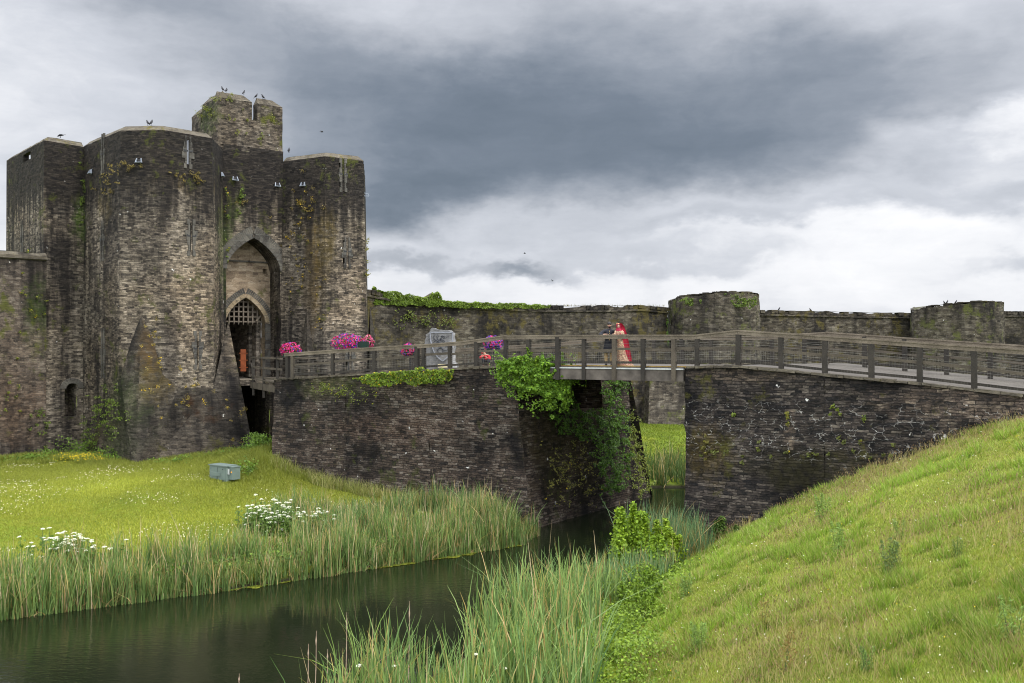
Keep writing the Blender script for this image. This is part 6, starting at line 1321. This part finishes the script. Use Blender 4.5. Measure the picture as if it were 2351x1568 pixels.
# ================================================================ flowers
PINK = [(.50, .012, .13), (.42, .010, .10), (.58, .05, .24)]; PURP = [(.08, .02, .30), (.13, .04, .40)]; PALE = [(.50, .13, .26), (.52, .22, .24)]; YEL = [(.50, .40, .12)]
def basket(label, xc, yc, rx, ry, s, weights, box=None, pole=True, extra=()):
    c = W(xc, yc, s); RX, RZ = rx / s, ry / s; RY = min(RX, .55) * .8; t_ = 0
    root = empty('flower_basket', (c[0], c[1], EYE - 1.0), label, 'flowers', 'flower baskets on the bridge')
    if pole: m = MB(); m.tube([c - (0, 0, 1.35), c - (0, 0, RZ * .2)], .035, 8); m.build('pole', M_dark, root)
    m = MB(); bx = box or (xc, yc + ry * .55, rx * .7, ry * .35); b = W(bx[0], bx[1], s); m.prism([b + (-bx[2] / s * .92, -RY * .55, -bx[3] / s), b + (bx[2] / s * .92, -RY * .55, -bx[3] / s), b + (bx[2] / s, -RY * .62, bx[3] / s), b + (-bx[2] / s, -RY * .62, bx[3] / s)], (0, RY * 1.1, 0)); m.build('planter', plain('planter_green', (.006, .022, .016), .45, .2, 5), root)
    def pts(n, shell):
        d = RNG.normal(0, 1, (n, 3)); d /= np.linalg.norm(d, axis=1, keepdims=True); d[:, 1] = -np.abs(d[:, 1]) * np.where(RNG.random(n) < .75, 1, -1)
        r = shell + (1 - shell) * RNG.random((n, 1)); P = c + d * r * np.array([RX, RY, RZ]); P[:, 2] += (vnoise(P[:, 0] * 9, P[:, 2] * 9, 1.3, 3) - .5) * .12
        if box: k = (P[:, 2] < b[2] + bx[3] / s) & (np.abs(P[:, 0] - b[0]) < bx[2] / s) & (P[:, 1] < b[1]); P, d = P[~k], d[~k]
        return P, d
    P, d = pts(900, .3); n = len(P); o = soup('foliage', *leaves(P, d, .07, rgb(n, (.03, .07, .01), (.10, .17, .025), .2), .7), LEAF); o.parent = root; o.matrix_parent_inverse = Matrix.Translation(root.location).inverted()
    P, d = pts(int(420 * max(.6, RX / .5)), .88); n = len(P); pal = PINK * weights[0] + PURP * weights[1] + PALE * weights[2] + YEL * weights[3]
    cell = (vnoise(P[:, 0] * 10, P[:, 2] * 10, 1.1, 12) * 1.6 + RNG.normal(0, .18, n)) % 1.0; cols = np.array([pal[int(q * len(pal)) % len(pal)] for q in cell])
    o = soup('blooms', *leaves(P + d * .03, d, .085, cols * (1 + RNG.normal(0, .12, (n, 1))), .35, 1.0), LEAF); o.parent = root; o.matrix_parent_inverse = Matrix.Translation(root.location).inverted()
    return root
basket('largest flower trough of pink and purple petunias with green box over the left railing', 800, 787, 41, 19, 48.5, (2, 2, 0, 0), (834, 791, 12, 7))
basket('pale pink trailing flowers at the right end of the large trough', 846, 785, 12, 14, 47.5, (1, 0, 3, 0), None, False)
basket('round pink flower basket behind the left end post of the railing', 667, 804, 24, 17, 45.5, (3, 1, 0, 0)); basket('pink and purple flower basket beside the shield stone, half hidden by rails', 941, 804, 21, 15, 48, (2, 1, 0, 0))
basket('purple and pink flower basket above the crouching person at the railing bend', 1132, 788, 23, 17, 49, (1, 2, 0, 0))
# bench behind the railing at the left end
Q0 = W(694, 828, 45); bn = empty('picnic_bench', (Q0[0], Q0[1], Q0[2] - .5), 'weathered wooden picnic bench behind the left end of the railing', 'bench'); 
m = MB(); [m.box(Q0 + (0, k * .16, .12), (1.5, .14, .04)) for k in range(4)]; m.build('tabletop', M_wood, bn); m = MB(); m.box(Q0 + (0, -.45, -.18), (1.5, .24, .04)); m.build('seat', M_wood, bn)
for s_ in (-1, 1): m = MB(); m.bar(Q0 + (s_ * .55, -.35, -.6), Q0 + (s_ * .55, .15, .12), .09, .04); m.bar(Q0 + (s_ * .55, .75, -.6), Q0 + (s_ * .55, .3, .12), .09, .04); m.bar(Q0 + (s_ * .55, -.5, -.22), Q0 + (s_ * .55, .8, -.22), .08, .04); m.build('leg', M_woodd, bn)
# ================================================================ cabinet on the lawn
cbm = plain('cabinet_green', (.125, .165, .145), .5, .12, 3); f0, f1 = W(481, 1101, 49.6), W(519, 1101, 50.4); gzc = gz(f0[0] + .5, f0[1]) - .05; f0[2] = f1[2] = gzc
dd = (f1 - f0) / np.linalg.norm(f1 - f0); nb2 = np.array([-dd[1], dd[0], 0]); Wc = np.linalg.norm(f1 - f0); H1 = .70
cab = empty('utility_cabinet', tuple(f0), 'low grey green metal utility cabinet with warning label on the lawn', 'cabinet'); R4 = np.column_stack([dd, nb2, (0, 0, 1)])
m = MB(); m.box(f0 + dd * Wc / 2 + nb2 * .28 + (0, 0, H1 / 2), (Wc, .56, H1), R4); m.box(f0 + dd * (Wc + .15) + nb2 * .34 + (0, 0, H1 * .56), (.30, .42, H1 * .80), R4); m.build('body', cbm, cab)
m = MB(); m.box(f0 + dd * Wc / 2 + nb2 * .27 + (0, 0, H1 + .02), (Wc + .08, .64, .045), R4); m.box(f0 + dd * (Wc + .16) + nb2 * .34 + (0, 0, H1 * .98), (.33, .47, .04), R4); m.build('lid', plain('cabinet_lid', (.12, .155, .14), .5, .1, 3), cab)
for k in (0, 1): m = MB(); m.box(f0 + dd * (Wc * (.27 + .46 * k)) - nb2 * .012 + (0, 0, H1 * .50), (Wc * .43, .025, H1 * .78), R4); d_ = m.build('door', cbm, cab); m = MB(); m.sphere(f0 + dd * (Wc * (.12 + .70 * k)) - nb2 * .03 + (0, 0, H1 * .82), .022, 8, 6); m.build('lock', M_dark, d_)
m = MB(); m.box(f0 + dd * Wc * .42 - nb2 * .04 + (0, 0, H1 * .46), (Wc * .5, .05, .17), R4); m.build('vent_hood', cbm, cab)
m = MB(); m.box(f0 + dd * (Wc + .07) - nb2 * -.075 + (0, 0, H1 * .68), (.12, .012, .26), R4); m.build('label_plate', M_white, cab)
m = MB(); c = f0 + dd * (Wc + .20) + nb2 * .12 + (0, 0, H1 * .66); m.prism([c + dd * -.045 + (0, 0, -.04), c + dd * .045 + (0, 0, -.04), c + (0, 0, .045)], nb2 * .01); m.build('warning_triangle', plain('warning_orange', (.75, .33, .03), .5, .05, 3), cab)
# ================================================================ crows
def crow_mesh(kind):
    m = MB()
    if kind == 'fly':
        m.sphere((0, 0, 0), (.15, .05, .05), 10, 7); m.sphere((.15, 0, .015), (.05, .035, .035), 8, 6); m.prism([(-.12, -.03, 0), (-.28, -.06, 0), (-.28, .06, 0), (-.12, .03, 0)], (0, 0, .012))
        for s_ in (-1, 1): m.prism([(.08, s_ * .03, .02), (.10, s_ * .22, .12), (.0, s_ * .42, .10), (-.06, s_ * .25, .10), (-.06, s_ * .03, .02)], (0, 0, .012))
    elif kind == 'peck':
        m.tube([(-.20, 0, .17), (-.10, 0, .19), (.02, 0, .18), (.12, 0, .13), (.17, 0, .09)], [.02, .06, .075, .05, .035], 9); m.tube([(.18, 0, .08), (.24, 0, .03)], [.016, .004], 6); m.prism([(-.15, -.03, .19), (-.33, -.04, .20), (-.33, .04, .20), (-.15, .03, .19)], (0, 0, .015))
    else:
        m.tube([(-.12, 0, .10), (-.06, 0, .15), (.02, 0, .23), (.06, 0, .31), (.075, 0, .355), (.08, 0, .385)], [.03, .062, .072, .045, .040, .018], 10); m.tube([(.10, 0, .36), (.165, 0, .35)], [.018, .004], 6)
        m.prism([(-.08, -.035, .11), (-.22, -.03, -.01), (-.22, .03, -.01), (-.08, .035, .11)], (.01, 0, .02))
        for s_ in (-1, 1): m.tube([(.03, s_ * .055, .25), (-.05, s_ * .065, .16), (-.17, s_ * .035, .05)], [(.03, .012), (.045, .012), (.008, .006)], 6)
    if kind != 'fly':
        for s_ in (-1, 1): m.tube([(0, s_ * .03, .14), (.0, s_ * .03, .0)], .008, 5); m.tube([(-.02, s_ * .03, .0), (.04, s_ * .03, .0)], .007, 5)
    o = m.build('crow', plain('crow_black', (.008, .008, .012), .45, .2, 9) if not bpy.data.materials.get('crow_black') else bpy.data.materials['crow_black'], None, True); return o
protos = {}
CR = [(508, 207, 36.4, 'sit', 2.6, 'left crow of the pair on the highest peak of the back turret'), (517, 209, 36.2, 'sit', 1.6, 'right crow of the pair on the highest peak of the back turret'), (557, 214.5, 35.7, 'sit', 1.2, 'crow alone on the back turret, left of its gap'), (585.5, 223, 35.6, 'sit', .3, 'crow on the turret just right of the gap'), (601, 225, 35.4, 'sit', 2.9, 'last crow towards the right end of the turret'),
      (335, 284.5, 42, 'sit', 2.7, 'left crow of the pair on the rim of the big left tower'), (343.5, 284.5, 42, 'sit', 1.3, 'right crow of the pair on the rim of the big left tower'), (134, 313, 40, 'peck', 3.3, 'crow bending down on the far left tower'), (661, 347.5, 37.1, 'sit', 1.6, 'crow where the right tower meets the turret'),
      (1790, 712.5, 26.4, 'sit', .4, 'crow on the plain curtain wall right of the first round tower'), (1862, 715, 26.1, 'sit', 2.8, 'crow farther right on the plain curtain wall'), (2170, 697.5, 26.6, 'sit', 2.9, 'leftmost crow on the second round tower'), (2177, 696.5, 26.6, 'sit', .5, 'second crow from left on the second round tower'), (2197, 696, 26.6, 'sit', .2, 'bigger looking crow at the middle of the second round tower'), (2283, 698, 26.6, 'sit', 3.0, 'crow at the right rim of the second round tower'),
      (1641, 677, 27.2, 'sit', 1.0, 'left crow on top of the first round tower'), (1658, 677, 27.2, 'peck', .3, 'bending crow on top of the first round tower'),
      (738, 303, 38, 'fly', .6, 'bird flying right of the gatehouse against the dark cloud'), (1204, 582, 24, 'fly', .2, 'tiny bird flying high over the long curtain wall'), (1268, 645, 24, 'fly', 2.5, 'tiny bird flying low over the long curtain wall')]
for (x, y, s, kind, rz, label) in CR:
    p = W(x, y, s)
    if kind not in protos: o = crow_mesh(kind); protos[kind] = o
    else: o = protos[kind].copy(); COL.objects.link(o)
    o.location = tuple(p + (np.array([0, .25, -.03]) if kind != 'fly' else 0)); o.rotation_euler = (0.25 if kind == 'fly' else 0, 0, rz); k_ = .62 if (kind == 'fly' and x > 800) else (.55 if kind == 'fly' else random.uniform(.78, .92)); o.scale = (k_,) * 3
    tag(o, label, 'bird', 'crows around the castle' if kind != 'fly' else 'birds in the air')
